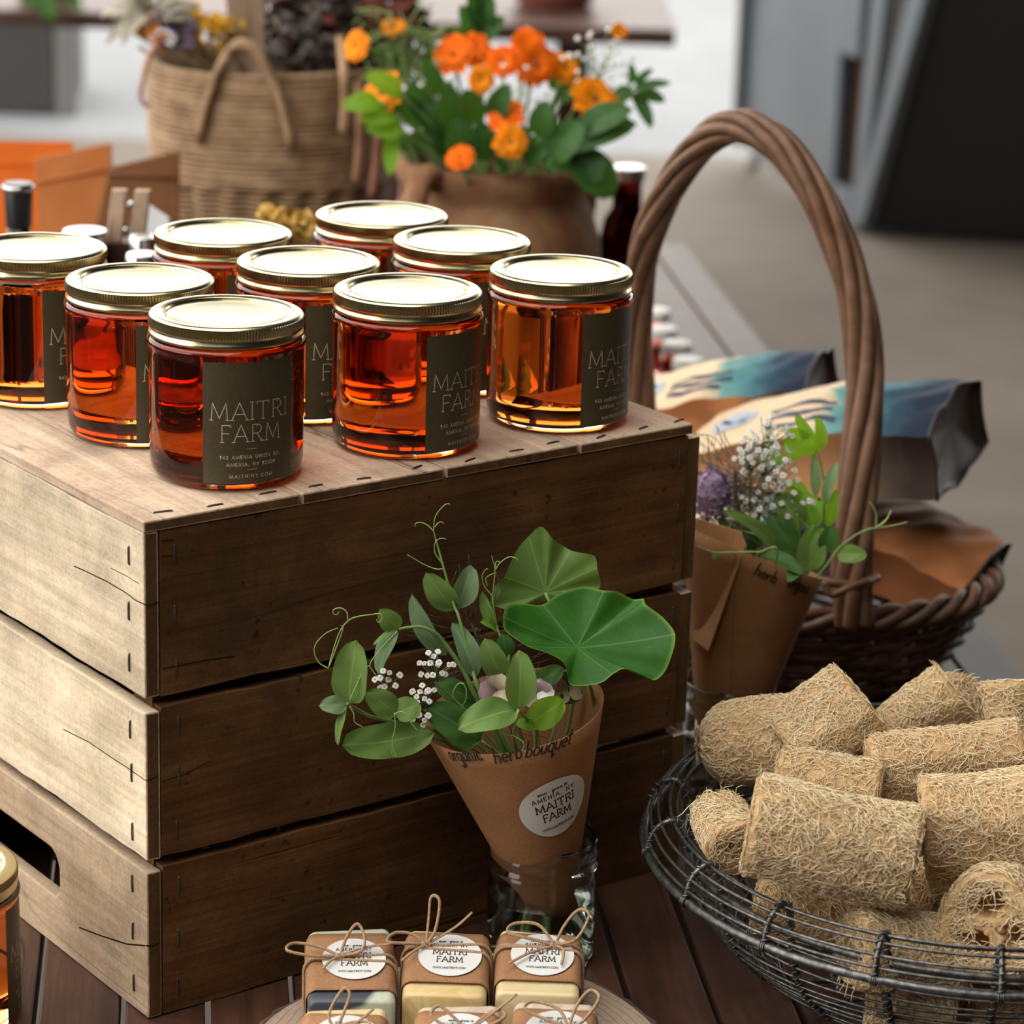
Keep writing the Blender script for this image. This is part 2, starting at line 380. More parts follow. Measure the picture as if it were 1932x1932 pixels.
def text_strokes(txt, cap, width=None, track=0.12, slant=0.0, serif=False, lower=1.0):
    """list of polylines centred on x=0, baseline y=0"""
    x = 0.0; out = []
    for ch in txt:
        wd, st = CAPS[ch]
        for pl in st:
            q = [((p[0] + x + slant * p[1]), p[1] * (lower if ch.islower() else 1)) for p in pl]
            out.append(q)
            if serif and ch.isupper():
                for e, d in ((pl[0], pl[1]), (pl[-1], pl[-2])):
                    if abs(e[1]) < 0.01 or abs(e[1] - 1) < 0.01:
                        if abs(d[1] - e[1]) > 0.2: out.append([(e[0] + x - 0.09, e[1]), (e[0] + x + 0.09, e[1])])
                        elif abs(d[1] - e[1]) < 0.01: out.append([(e[0] + x, e[1]), (e[0] + x, e[1] - 0.12 if e[1] > 0.5 else e[1] + 0.12)])
        x += wd + track
    x -= track
    sx = (width / x) if width else cap
    return [[((p[0] - x / 2) * sx, p[1] * cap) for p in pl] for pl in out]
def ink(mb, strokes, thick, fn, mat=0, seg=0.002):
    """lay strokes as flat ribbons through fn(x, y) -> point"""
    for pl in strokes:
        P = [Vector(p) for p in pl]; Q = [P[0]]
        for a, b in zip(P, P[1:]):
            n = max(1, int((b - a).length / seg))
            for k in range(1, n + 1): Q.append(a.lerp(b, k / n))
        d = [(Q[min(i + 1, len(Q) - 1)] - Q[max(i - 1, 0)]) for i in range(len(Q))]
        d = [x.normalized() if x.length > 1e-9 else Vector((1, 0)) for x in d]
        Q[0] = Q[0] - d[0] * thick * 0.4; Q[-1] = Q[-1] + d[-1] * thick * 0.4
        vs = []
        for i, p in enumerate(Q):
            nrm = Vector((-d[i].y, d[i].x)) * thick / 2
            # keep the width at sharp corners
            if 0 < i < len(Q) - 1:
                t0 = (Q[i] - Q[i - 1]).normalized()
                c = max(0.45, abs(d[i].dot(t0))); nrm = nrm / c
            vs += [fn(p.x + nrm.x, p.y + nrm.y), fn(p.x - nrm.x, p.y - nrm.y)]
        mb.add(vs, [(2 * i, 2 * i + 1, 2 * i + 3, 2 * i + 2) for i in range(len(Q) - 1)], mat)
# ---------------------------------------------------------------- the setting: floor, shed shell with added light blockers, yard
FLOOR = -0.75
def concrete(name, lo, mid, hi):
    t = NT(name); v = t.coords(rnd=False); f = t.noise(v, 0.9, 6, 0.6, 0.3); g = t.noise(v, 7, 5, 0.6)
    c = t.ramp(f, [(0.3, lo), (0.5, mid), (0.7, hi)]); c = t.mix(0.5, c, t.ramp(g, [(0.3, 0.8), (0.7, 1.1)]), 'MULTIPLY')
    t.col(c); t.set(Roughness=0.75); t.p.inputs['Specular IOR Level'].default_value = 0.2; return t.mat
M['floor'] = concrete('shed_floor', (0.10, 0.081, 0.065), (0.125, 0.104, 0.085), (0.15, 0.128, 0.107))
M['yard'] = concrete('yard_paving', (0.165, 0.172, 0.183), (0.185, 0.193, 0.205), (0.205, 0.213, 0.226))
M['shed_wall'] = wood('shed_boarding', 2, (0.05, 0.032, 0.02), (0.08, 0.053, 0.033), (0.11, 0.075, 0.05), cracks=0.3)
YARD_Y = 8.6
M['dark_ground'] = concrete('added_dark_ground', (0.02, 0.016, 0.012), (0.03, 0.024, 0.018), (0.04, 0.033, 0.026)); M['dark_ground'].node_tree.nodes['Principled BSDF'].inputs['Specular IOR Level'].default_value = 0.0  # invented dark ground colour, keeps a bright veil off the jar glass
b = MB(); b.box((-1.9, -6, FLOOR - 0.1), (6, YARD_Y, FLOOR)); struct(b.build('floor', M['floor'], smooth=False))
b = MB(); b.box((-30, YARD_Y, FLOOR - 0.1), (30, 60, FLOOR - 0.004)); struct(b.build('floor_yard', M['yard'], smooth=False))
b = MB(); b.box((-40, -6, FLOOR - 0.1), (-1.9, YARD_Y, FLOOR - 0.004)); struct(b.build('floor_side_dark', M['dark_ground'], smooth=False))  # unseen ground added at the left to cut reflections and bounce light
CEIL = 2.5; CX = 0.3  # unseen roof; CX is shifted to set the sky light on the table
b = MB(); b.box((CX, -5.0, CEIL), (4.6, 6.0, CEIL + 0.12)); struct(b.build('ceiling', M['shed_wall'], smooth=False))
b = MB(); b.box((-1.3, 2.6, CEIL), (CX, 6.0, CEIL + 0.12)); struct(b.build('ceiling_far_blocker', M['shed_wall'], smooth=False))  # unseen roof piece added to cut top light on the background
b = MB(); b.box((-1.3, 5.9, 1.68), (4.5, 6.0, CEIL - 0.0005)); struct(b.build('wall_far_blocker', M['shed_wall'], smooth=False))  # unseen header added to put dark reflections into the gold lids
b = MB(); b.box((4.5, -5.0, FLOOR), (4.6, 6.0, CEIL)); struct(b.build('wall_right', M['shed_wall'], smooth=False))
b = MB(); b.box((-3.0, -5.0, CEIL), (CX, -1.3, CEIL + 0.12)); struct(b.build('ceiling_near_blocker', M['shed_wall'], smooth=False))  # unseen roof piece added to shade the crate's front face
b = MB(); b.box((-3.0, -5.1, FLOOR), (4.6, -5.0, CEIL)); struct(b.build('wall_back', M['shed_wall'], smooth=False))
b = MB(); b.box((-3.1, -5.0, FLOOR), (-3.0, -1.3, CEIL)); struct(b.build('wall_left_blocker', M['shed_wall'], smooth=False))  # unseen wall added to keep sky light off the crate's front

# ---------------------------------------------------------------- slatted table
TD = math.radians(6.8)     # the slats run a little to the left, away from the camera
tbl = thing('slatted_table', (0, 0, 0), 'long slatted dark wooden table carrying the crate and baskets', 'table', rz=TD)
S0, SP, SW = 0.0094, 0.0502, 0.0464
T0, T1 = 0.9, 3.68
rng = random.Random(3)
for k in range(-14, 13):
    c = S0 + (k + 0.5) * SP; dz = rng.uniform(-0.0006, 0)
    bb = MB(); bb.box((c - SW / 2, T0 + rng.uniform(-.004, .004), -0.022), (c + SW / 2, T1 + rng.uniform(-.004, .004), dz))
    bb.build('slat', M['table'], tbl, smooth=False, bevel=0.0012)
for t in (1.0, 1.9, 2.75, 3.55):
    bb = MB(); bb.box((-0.66, t - 0.03, -0.062), (0.64, t + 0.03, -0.0222)); bb.build('batten', M['table'], tbl, smooth=False)
for (x, y) in ((-0.62, 1.0), (0.60, 1.0), (-0.62, 3.55), (0.60, 3.55)):
    bb = MB(); bb.box((x - 0.03, y - 0.025, FLOOR), (x + 0.03, y + 0.025, -0.0622)); bb.build('leg', M['table'], tbl, smooth=False)
# ---------------------------------------------------------------- the crate (upturned) and its parts
YAW = math.radians(36.95); CP = Vector((-0.2038, 1.4934, 0)); CW, CDp, CH = 0.4029, 0.335, 0.299
CU = Vector((math.cos(YAW), math.sin(YAW), 0)); CV = Vector((-math.sin(YAW), math.cos(YAW), 0))
def crate_w(u, v, z): return CP + CU * u + CV * v + Vector((0, 0, z))
def front_uz(x, y):
    p = onp(x, y, CP, Vector((CU.y, -CU.x, 0))) - CP; return p.dot(CU), p.z
def left_vz(x, y):
    p = onp(x, y, CP, CU) - CP; return p.dot(CV), p.z
crate = thing('wooden_crate', CP, 'weathered upturned wooden crate with honey jars standing on top', 'crate', rz=YAW)
ROWS = [(0.0005, 0.0958), (0.1012, 0.1946), (0.2004, 0.2988)]
TB = 0.0094
rng = random.Random(11)
def rough_board(lo, hi, name, mats, axis, seed, n=24, amp=0.0009, parent=None, endface=None, bv=0.0011):
    """board with slightly uneven edges; axis = length direction. endface: material slot 1 on faces across that axis index"""
    r = random.Random(seed); L = [hi[i] - lo[i] for i in range(3)]; o = [i for i in range(3) if i != axis]
    ph = [r.uniform(0, 7) for _ in range(8)]
    def wob(t, k): return amp * (math.sin(t * 5 + ph[k]) + 0.6 * math.sin(t * 17 + ph[k + 1]) + 0.4 * math.sin(t * 41 + ph[(k + 2) % 8])) * 0.5
    mb = MB(); vs = []
    for i in range(n + 1):
        t = i / n
        for (a, c, k) in ((0, 0, 0), (1, 0, 1), (1, 1, 2), (0, 1, 3)):
            p = [0, 0, 0]; p[axis] = lo[axis] + L[axis] * t
            p[o[0]] = lo[o[0]] + L[o[0]] * a; p[o[1]] = lo[o[1]] + L[o[1]] * c
            p[2 if 2 in o and L[2] > 0.02 else o[1]] += wob(t * L[axis] * 12, k)
            vs.append(p)
    fs = []; ms = []
    for i in range(n):
        for k in range(4):
            l = (k + 1) % 4; fs.append((i * 4 + k, i * 4 + l, (i + 1) * 4 + l, (i + 1) * 4 + k))
    mb.add(vs, fs, 0); mb.add(vs[:4], [(3, 2, 1, 0)], 1 if endface else 0); mb.add(vs[-4:], [(0, 1, 2, 3)], 1 if endface else 0)
    return mb.build(name, mats, parent, smooth=False, weld=True, bevel=bv)
# end boards: left end (three), right end (three); their narrow dark edge shows on the long side
ends = []
for i, (z0, z1) in enumerate(ROWS):
    if i == 0: continue
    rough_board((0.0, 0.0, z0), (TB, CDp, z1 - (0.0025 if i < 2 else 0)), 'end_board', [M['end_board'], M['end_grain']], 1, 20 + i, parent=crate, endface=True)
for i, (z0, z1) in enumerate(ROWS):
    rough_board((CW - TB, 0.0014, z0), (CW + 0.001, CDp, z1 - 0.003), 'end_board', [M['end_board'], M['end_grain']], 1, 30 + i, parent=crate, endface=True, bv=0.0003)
# lowest left board with its hand hole
vh, zt = left_vz(112, 1645); _, zb = left_vz(104, 1692); v2, z2 = left_vz(0, 1527)
def hole_board():
    z0, z1 = ROWS[0]; z1 -= 0.0025; ht = min(z2, z1 - 0.016); hb = zb; vl = vh + 0.115
    rr = (ht - hb) * 0.42
    hole = []
    for k in range(9):
        a = PI / 2 + PI / 2 * k / 8 ; hole.append((vh + rr + rr * math.cos(a), ht - rr + rr * math.sin(a)))
    for k in range(9):
        a = PI + PI / 2 * k / 8; hole.append((vh + rr * 0.7 + rr * 0.7 * math.cos(a), hb + rr * 0.7 + rr * 0.7 * math.sin(a)))
    for k in range(9):
        a = -PI / 2 + PI / 2 * k / 8; hole.append((vl - rr * .7 + rr * 0.7 * math.cos(a), hb + rr * 0.7 + rr * 0.7 * math.sin(a)))
    for k in range(9):
        a = PI / 2 * k / 8; hole.append((vl - rr + rr * math.cos(a), ht - rr + rr * math.sin(a)))
    n = len(hole); cv, cz = (vh + vl) / 2, (ht + hb) / 2
    outer = []
    for (v, z) in hole:      # push each rim point out to the board's outline
        dv, dz = (v - cv) / ((vl - vh) / 2), (z - cz) / ((ht - hb) / 2); m = max(abs(dv), abs(dz)); dv /= m; dz /= m
        outer.append(((CDp if dv > 0 else 0) * abs(dv) + cv * (1 - abs(dv)) if True else 0, (z1 if dz > 0 else z0) * abs(dz) + cz * (1 - abs(dz))))
    # corners exactly
    for cx_, cz_ in ((0, z0), (0, z1), (CDp, z0), (CDp, z1)):
        j = min(range(n), key=lambda q: (outer[q][0] - cx_) ** 2 + (outer[q][1] - cz_) ** 2 * 4); outer[j] = (cx_, cz_)
    outer = [((0 if a < 0.002 else CDp if a > CDp - .002 else a), b_) for a, b_ in outer]
    vs = [(0, v, z) for v, z in hole] + [(0, v, z) for v, z in outer] + [(TB, v, z) for v, z in hole] + [(TB, v, z) for v, z in outer]
    fs = []; 
    for k in range(n):
        l = (k + 1) % n
        fs += [(k, l, n + l, n + k), (2 * n + k, 3 * n + k, 3 * n + l, 2 * n + l), (k, 2 * n + k, 2 * n + l, l), (n + k, n + l, 3 * n + l, 3 * n + k)]
    mb = MB(); mb.add(vs, fs)
    for i, f in enumerate(fs):
        if i % 4 == 3 and all(vs[q][1] < 1e-4 for q in f): mb.m[i] = 1
    return mb.build('end_board', [M['end_board_low'], M['end_grain']], crate, smooth=False, bevel=0.001)
hole_board()
for i, (z0, z1) in enumerate(ROWS):
    x0 = TB + 0.0012 if i != 1 else TB + 0.0008
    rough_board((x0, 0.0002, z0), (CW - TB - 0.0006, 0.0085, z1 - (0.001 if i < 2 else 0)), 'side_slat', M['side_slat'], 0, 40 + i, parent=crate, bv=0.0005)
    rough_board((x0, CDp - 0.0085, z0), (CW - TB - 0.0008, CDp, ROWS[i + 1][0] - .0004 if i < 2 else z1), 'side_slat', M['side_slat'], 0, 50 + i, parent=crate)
for (x, y) in ((TB, 0.0085), (CW - TB - 0.022, 0.0085), (TB, CDp - 0.0305), (CW - TB - 0.022, CDp - 0.0305)):
    bb = MB(); bb.box((x + .0002, y + .0002, 0.002), (x + 0.0218, y + 0.0218, 0.298)); bb.build('light_stop_post', M['side_slat'], crate, smooth=False)  # unseen inner posts added to block light inside the crate
ZT = 0.306
seams = [-0.001, 0.1028, 0.204, 0.3049, CW - 0.006]
M['lid_slat'] = wood('worn_lid_slat', 1, (0.46, 0.32, 0.22), (0.60, 0.44, 0.32), (0.68, 0.53, 0.40), dirt=0.25, dirt_c=(0.3, 0.2, 0.13), cracks=0.5, bump=0.7, saw=70, saw_axis=1)
for i in range(4):
    rough_board((seams[i] + 0.0008, -0.0006, 0.2992), (seams[i + 1] - 0.0008, CDp, ZT), 'lid_slat', [M['lid_slat'], M['end_grain']], 1, 60 + i, parent=crate, amp=0.0003, endface=True)
def staple(p, d, nrm, L=0.0105, r=0.00062):
    d = Vector(d); nrm = Vector(nrm); p = Vector(p); bb = MB()
    bb.tube(curve([p - d * L / 2 - nrm * 0.002, p - d * L / 2 + nrm * 0.0002, p - d * L * 0.3 + nrm * 0.0006, p + d * L * 0.3 + nrm * 0.0006, p + d * L / 2 + nrm * 0.0002, p + d * L / 2 - nrm * 0.002], 3), r, 6)
    return bb.build('staple', M['staple'], crate)
rs = random.Random(5)
for (z0, z1) in ROWS:
    for fz in (0.83, 0.50, 0.15):
        z = z0 + (z1 - z0) * fz
        staple((0.0, 0.0165 + rs.uniform(-.0008, .0008), z + rs.uniform(-.003, .003)), (0, rs.uniform(-.05, .05), 1), (-1, 0, 0))
        staple((0.0205 + rs.uniform(-.0008, .0008), 0.0004, z + rs.uniform(-.002, .002)), (rs.uniform(-.04, .04), 0, 1), (0, -1, 0))
        staple((0.386 + rs.uniform(-.001, .001), 0.0004, z + rs.uniform(-.002, .002)), (rs.uniform(-.04, .04), 0, 1), (0, -1, 0))
for u in (0.018, 0.049, 0.087, 0.118, 0.150, 0.190, 0.226, 0.262, 0.292, 0.326, 0.362, 0.392):
    staple((u, 0.0065 + rs.uniform(-.002, .004), ZT), (1, rs.uniform(-.2, .35), 0), (0, 0, 1), rs.uniform(0.008, 0.011), 0.0006)

M['crack'] = plain('dark_split', (0.02, 0.013, 0.008), 0.95, Specular_IOR_Level=0.0)
for pts, wd in (([(140, 1068), (154, 1074), (200, 1096), (236, 1117), (257, 1133), (275, 1141)], .0007), ([(120, 1376), (168, 1400), (209, 1428), (240, 1448), (274, 1472)], .0006), ([(150, 1750), (193, 1766), (240, 1781), (274, 1784)], .0009), ([(210, 1072), (238, 1086), (262, 1101)], .0004)):
    P = [left_vz(*p) for p in pts]; mb = MB(); ink(mb, [[(a, b) for a, b in P]], wd, lambda v, z: Vector((-0.00015, v, z)), 0, .004); mb.build('split', M['crack'], crate)
for pts, wd in (([(307, 1261), (345, 1254), (386, 1246), (441, 1238)], .0007), ([(302, 1476), (330, 1466), (355, 1459), (364, 1452), (397, 1436)], .0005), ([(305, 1021), (326, 1018)], .0005), ([(305, 1049), (327, 1049)], .0005), ([(276, 1141), (288, 1142), (298, 1136)], .0007), ([(276, 1472), (287, 1470), (298, 1463)], .0007), ([(276, 1784), (288, 1785), (298, 1780)], .0009)):
    P = [front_uz(*p) for p in pts]; mb = MB(); ink(mb, [[(a, b) for a, b in P]], wd, lambda u, z: Vector((u, -0.0002, z)), 0, .004); mb.build('split', M['crack'], crate)

# ---------------------------------------------------------------- honey jars
JAR_G = 'honey jars with gold lids'
def make_jar(loc, rz, label):
    """the label is centred on local -y; rz turns it"""
    j = thing('honey_jar', loc, label, 'jar', JAR_G, rz)
    g = MB()
    outer = [(0.0, 0.0012), (0.030, 0.0010), (0.034, 0.0), (0.0385, 0.0004), (0.0420, 0.0022), (0.0440, 0.0055), (0.0448, 0.010), (0.0450, 0.016), (0.0450, 0.074), (0.0452, 0.0775), (0.0460, 0.0795), (0.0462, 0.0812), (0.0455, 0.0828), (0.0430, 0.0838), (0.0424, 0.086), (0.0422, 0.0925)]
    inner = [(0.0405, 0.0925), (0.0402, 0.084), (0.0418, 0.0805), (0.0428, 0.077), (0.0430, 0.072), (0.0430, 0.016), (0.0420, 0.0105), (0.0390, 0.0075), (0.030, 0.0062), (0.0, 0.0068)]
    g.lathe(outer[:-2] + [(0.041, 0.0836), (0.0, 0.0836)], 72); g.build('glass', M['glass'], j, weld=True)
    h = MB(); h.lathe([(0.0, 0.0066), (0.030, 0.0060), (0.0391, 0.0073), (0.0422, 0.0104), (0.0432, 0.016), (0.0432, 0.072), (0.0430, 0.077), (0.0420, 0.0803), (0.0412, 0.0822), (0.0, 0.0822)], 72)
    h.build('honey', M['honey'], j, weld=True)
    L = MB(); NS = 300
    prof = [(0.0, 0.0946), (0.010, 0.09463), (0.020, 0.09482), (0.028, 0.09506), (0.0335, 0.0953), (0.0345, 0.0951), (0.0352, 0.0944), (0.0358, 0.0946), (0.0364, 0.0961), (0.0372, 0.0966), (0.0425, 0.0967), (0.0438, 0.0963), (0.0445, 0.0955), (0.0448, 0.0949), (0.0448, 0.0906), (0.0443, 0.0899), (0.0439, 0.0888), (0.0440, 0.0878), (0.0447, 0.0866), (0.0450, 0.0856), (0.0448, 0.0846), (0.0440, 0.0840), (0.0428, 0.0842), (0.0428, 0.0930), (0.0, 0.0932)]
    def kn(a, r, z, i):
        if i in (13, 14):
            k = int(round(a / (2 * PI) * NS)); r += 0.0004 if k % 2 else -0.0010
        return r, z
    L.lathe(prof, NS, fn=kn); L.build('lid', M['gold'], j, weld=True, auto=math.radians(32))
    lb = MB(); R = 0.0453; HW = 0.0283
    lb.grid(lambda s, t: (R * math.sin((s - .5) * 2 * HW / R), -R * math.cos((s - .5) * 2 * HW / R), 0.0060 + 0.0715 * t), 24, 1)
    def on(x, y): a = x / (R + 0.00012); return ((R + .00012) * math.sin(a), -(R + .00012) * math.cos(a), 0.0775 - y)
    def line(txt, ypos, cap, width, th, **k):
        ink(lb, [[(p[0], ypos - p[1]) for p in pl] for pl in text_strokes(txt, cap, width, **k)], th, on, 1, 0.0025)
    line('MAITRI', 0.0338, 0.0102, 0.0485, 0.00048, serif=True, track=0.14)
    line('FARM', 0.0468, 0.0100, 0.0370, 0.00048, serif=True, track=0.14)
    ink(lb, [[(-0.003, 0.0510), (0.003, 0.0510)]], 0.0002, on, 1); ink(lb, [[(-0.003, 0.0633), (0.003, 0.0633)]], 0.0002, on, 1)
    line('143 AMENIA UNION RD.', 0.0568, 0.0020, 0.0370, 0.00030, track=0.3)
    line('AMENIA, NY 12501', 0.0612, 0.0020, 0.0295, 0.00030, track=0.3)
    line('MAITRINY.COM', 0.0682, 0.0019, 0.0262, 0.00028, track=0.34)
    lb.build('label', [M['label'], M['label_ink']], j)
    return j
def turn(p, deg):     # rz so that the label looks deg to the right of the camera
    a = math.atan2(p[1], p[0]) - PI / 2          # direction from camera
    return a + math.radians(deg)
JARS = {
 'A': ((-0.3057, 1.7547), 40, 'honey jar at the far left corner of the crate, cut by the picture edge'),
 'B': ((-0.2291, 1.6753), 32, 'honey jar directly behind the frontmost one, its label almost hidden'),
 'C': ((-0.1684, 1.5952), 18.6, 'frontmost honey jar with its whole dark olive label in view'),
 'D': ((-0.0667, 1.6685), 51, 'honey jar at the crate\'s front edge right of the frontmost one, label turned right'),
 'E': ((0.0262, 1.7360), 55, 'honey jar at the right front corner of the crate, glowing amber, beside the basket handle'),
 'F': ((-0.1321, 1.7389), 34, 'honey jar in the middle, between the two front jars, only its label edge visible'),
 'G': ((-0.1938, 1.8173), 39, 'back left honey jar in front of the tall woven basket'),
 'H': ((-0.0943, 1.8915), 41, 'rearmost honey jar, mostly lid, in front of the clay pot'),
 'I': ((-0.0380, 1.8164), 50, 'honey jar in the back row left of the right corner jar, mostly hidden'),
}
base_jar = None
for k, (p, dg, lab) in JARS.items():
    # nearer rows show the label turned; angles read off each label's visible edge
    loc = (p[0], p[1], ZT)
    if base_jar is None: base_jar = make_jar(loc, turn(p, dg), lab)
    else: copy_tree(base_jar, loc, turn(p, dg), lab)
pt = (-0.323, 1.489)
copy_tree(base_jar, (pt[0], pt[1], 0.0), turn(pt, 90), 'lone honey jar on the table left of the crate, cut by the picture edge')
# ---------------------------------------------------------------- leaves, stems, small flowers
M['pea'] = leafm('pea_leaf', (0.13, 0.235, 0.055), (0.21, 0.335, 0.09), (0.24, 0.42, 0.06), 0.30)
M['pea_pale'] = leafm('pale_pea_leaf', (0.17, 0.28, 0.14), (0.25, 0.37, 0.19), (0.25, 0.42, 0.12), 0.25)
M['pea_bright'] = leafm('bright_pea_leaf', (0.14, 0.30, 0.03), (0.22, 0.42, 0.04), (0.36, 0.60, 0.03), 0.42)
M['dark_leaf'] = leafm('dark_leaf', (0.04, 0.11, 0.025), (0.075, 0.18, 0.04), (0.10, 0.25, 0.03), 0.25)
M['shield'] = leafm('shield_leaf', (0.016, 0.085, 0.008), (0.040, 0.145, 0.016), (0.10, 0.27, 0.012), 0.15, 2, edge=(0.25, 0.42, 0.06))
M['shield_back'] = leafm('shield_leaf_underside', (0.10, 0.20, 0.045), (0.16, 0.27, 0.07), (0.25, 0.28, 0.03), 0.30, 2)
M['stem'] = plain('green_stem', (0.20, 0.34, 0.10), 0.5, var=0.15)
M['tendril'] = plain('pale_tendril', (0.32, 0.45, 0.14), 0.5, var=0.1)
M['white_petal'] = plain('white_petal', (0.75, 0.75, 0.72), 0.6, var=0.05)
M['cream_petal'] = plain('cream_petal', (0.55, 0.47, 0.33), 0.6, var=0.2, scale=120)
M['mauve_petal'] = plain('mauve_petal', (0.36, 0.22, 0.28), 0.6, var=0.25, scale=150)
M['lilac'] = plain('lilac_floret', (0.36, 0.26, 0.42), 0.7, var=0.25, scale=200)
M['dark_thread'] = plain('dark_fine_foliage', (0.10, 0.065, 0.05), 0.7, var=0.3)
M['yellow_eye'] = plain('yellow_eye', (0.5, 0.42, 0.08), 0.6)

def leaf_geo(mb, base, tip, hw, hint, fold=0.25, curl=0.1, shape=(0.9, 0.75), ser=0.0, ns=14, ntv=8, mat=0, roll=0.0):
    """one leaf blade: hw half width in metres, hint = the side the upper face looks to, fold = V along the midrib"""
    base = Vector(base); tip = Vector(tip); d = tip - base; L = d.length; d = d / L
    n = Vector(hint); n = (n - d * n.dot(d)).normalized(); s = d.cross(n)
    if roll: n2 = n * math.cos(roll) + s * math.sin(roll); s = d.cross(n2); n = n2
    def f(a, b):
        t = (b - 0.5) * 2
        w = hw * max(0.0, math.sin(PI * min(1, a ** shape[0]))) ** (shape[1] * (1 - a) + min(shape[1], 0.46) * a)
        if ser and a > 0.35: w *= 1 + ser * (abs(((a * 13) % 1) - 0.5) - 0.25) * (1 if abs(t) > 0.8 else 0)
        zc = curl * L * (math.sin(PI * a) - 0.6 * a) + 0.012 * L * math.sin(9 * a + 5 * t)
        return base + d * (L * a) + s * (t * w) + n * (abs(t) ** 1.3 * w * fold + zc)
    mb.grid(f, ns, ntv, mat)
def leaf(parent, o, base, tip, hw, hint, mat, name='leaf', **k):
    mb = MB(); leaf_geo(mb, Vector(base) - Vector(o), Vector(tip) - Vector(o), hw, hint, **k); return mb.build(name, mat, parent)
def stem(parent, o, pts, r0, r1, mat, name='stem', n=8, sides=7):
    P = curve(pts, n); m = len(P); mb = MB()
    mb.tube(shift(P, o), [r0 + (r1 - r0) * i / (m - 1) for i in range(m)], sides); return mb.build(name, mat, parent)
def px(pts, Y):
    """pixels -> points; Y is one depth or (first, last) depth"""
    n = len(pts)
    return [aty(p[0], p[1], (Y[0] + (Y[1] - Y[0]) * i / max(1, n - 1)) if hasattr(Y, '__len__') else Y) for i, p in enumerate(pts)]
def zb(pts): return [(x / 2.6833 + 580, y / 2.6833 + 930) for x, y in pts]     # close-up of the front bunch -> frame
PPM = 5348.5 / 1.68       # pixels per metre around the front bunch
CAMV = Vector((0, -0.94, 0.34))

# ---------------------------------------------------------------- mason jar with the front bunch
def mason_jar(loc, label, group='mason jars holding herb bunches'):
    j = thing('mason_jar', loc, label, 'jar', group)
    g = MB()
    outer = [(0.0, 0.0015), (0.024, 0.001), (0.028, 0.0), (0.0315, 0.002), (0.033, 0.006), (0.0332, 0.05), (0.0330, 0.056), (0.0320, 0.061), (0.0328, 0.0635), (0.0342, 0.0650), (0.0344, 0.0665), (0.0334, 0.0680), (0.0330, 0.0695), (0.0330, 0.0715), (0.0337, 0.0730), (0.0337, 0.0745), (0.0330, 0.0760), (0.0330, 0.0800), (0.0334, 0.0818), (0.0328, 0.0832)]
    inner = [(0.0312, 0.0830), (0.0304, 0.080), (0.0302, 0.064), (0.0306, 0.056), (0.0308, 0.010), (0.0290, 0.0055), (0.020, 0.0045), (0.0, 0.005)]
    g.lathe(outer + inner, 56); g.build('glass', M['glass'], j, weld=True)
    wt = MB(); wt.lathe([(0.0, 0.0048), (0.020, 0.0043), (0.0291, 0.0053), (0.0309, 0.010), (0.0309, 0.044), (0.0, 0.0436)], 48); wt.build('water', M['water'], j, weld=True)
    return j
J1 = Vector((0.0252, 1.590, 0.0)); mason_jar(J1, 'clear mason jar of water holding the front paper cone, behind the soaps')
J2 = Vector((0.157, 1.868, 0.0)); mason_jar(J2, 'clear mason jar behind the crate corner, half hidden by the loofahs')

def cone_surface(bot_c, bot_r, top_c, top_r, top_n, top_x, wob=0.0):
    """paper funnel: circle at the bottom, tilted ring at the top. returns f(angle, v)"""
    tn = Vector(top_n).normalized(); tx = Vector(top_x); tx = (tx - tn * tx.dot(tn)).normalized(); ty = tn.cross(tx)
    def f(a, v, off=0.0):
        ca, sa = math.cos(a), math.sin(a)
        p0 = Vector(bot_c) + Vector((ca, sa, 0)) * (bot_r + off); p1 = Vector(top_c) + (tx * ca + ty * sa) * (top_r * (1 + wob * math.sin(3 * a + 1)) + off)
        return p0.lerp(p1, v)
    return f
def paper_cone(o, f, label, a_seam=1.2):
    t = thing('paper_cone', o, label, 'paper cone', 'kraft paper cones around herb bunches')
    mb = MB(); na = 64
    # wrapped sheet: goes a little past one turn, so its edge overlaps itself
    mb.grid(lambda i, j: f(a_seam + i * (2 * PI + 0.5), j, 0.0009 * i) - Vector(o), na, 12)
    ob = mb.build('sheet', M['kraft'], t)
    so = ob.modifiers.new('thickness', 'SOLIDIFY'); so.thickness = 0.00025
    return t
# ring of the mouth read off the photo: left (800,1385), right (1130,1295), lowest front (930,1402)
topc = aty(966, 1340, 1.578); left = aty(802, 1384, 1.565); right = aty(1131, 1296, 1.592)
tx = (right - left); tr = tx.length / 2; topc = (left + right) / 2
tn = tx.normalized().cross(Vector((0.05, 1, 0.10))).normalized()
if tn.z < 0: tn = -tn
cone1 = cone_surface((J1.x + 0.006, J1.y - 0.001, 0.030), 0.0125, topc, tr, tn, tx.normalized())
pc = paper_cone(J1, cone1, 'brown paper cone with handwriting and round white sticker, in the front mason jar')
def cone_param(f, qx, qy):
    """angle and height on the front of the funnel that fall on a pixel"""
    best = None; c = Vector(_cam)
    d = Vector(ray(qx, qy)).normalized()
    for ia in range(180):
        a = -PI + PI * ia / 180          # front half (towards the camera)
        for iv in range(0, 101):
            v = iv / 100; p = f(a, v); e = (p - c).cross(d).length
            if best is None or e < best[0]: best = (e, a, v)
    return best[1], best[2]
def patch(f, qx, qy, off, rot=0.0):
    a0, v0 = cone_param(f, qx, qy); e = 1e-3
    la = (f(a0 + e, v0) - f(a0 - e, v0)).length / (2 * e); lv = (f(a0, v0 + e) - f(a0, v0 - e)).length / (2 * e)
    cr, sr = math.cos(rot), math.sin(rot)
    def g(x, y):
        X = x * cr - y * sr; Y = x * sr + y * cr
        return f(a0 + X / la, v0 + Y / lv, off)
    return g
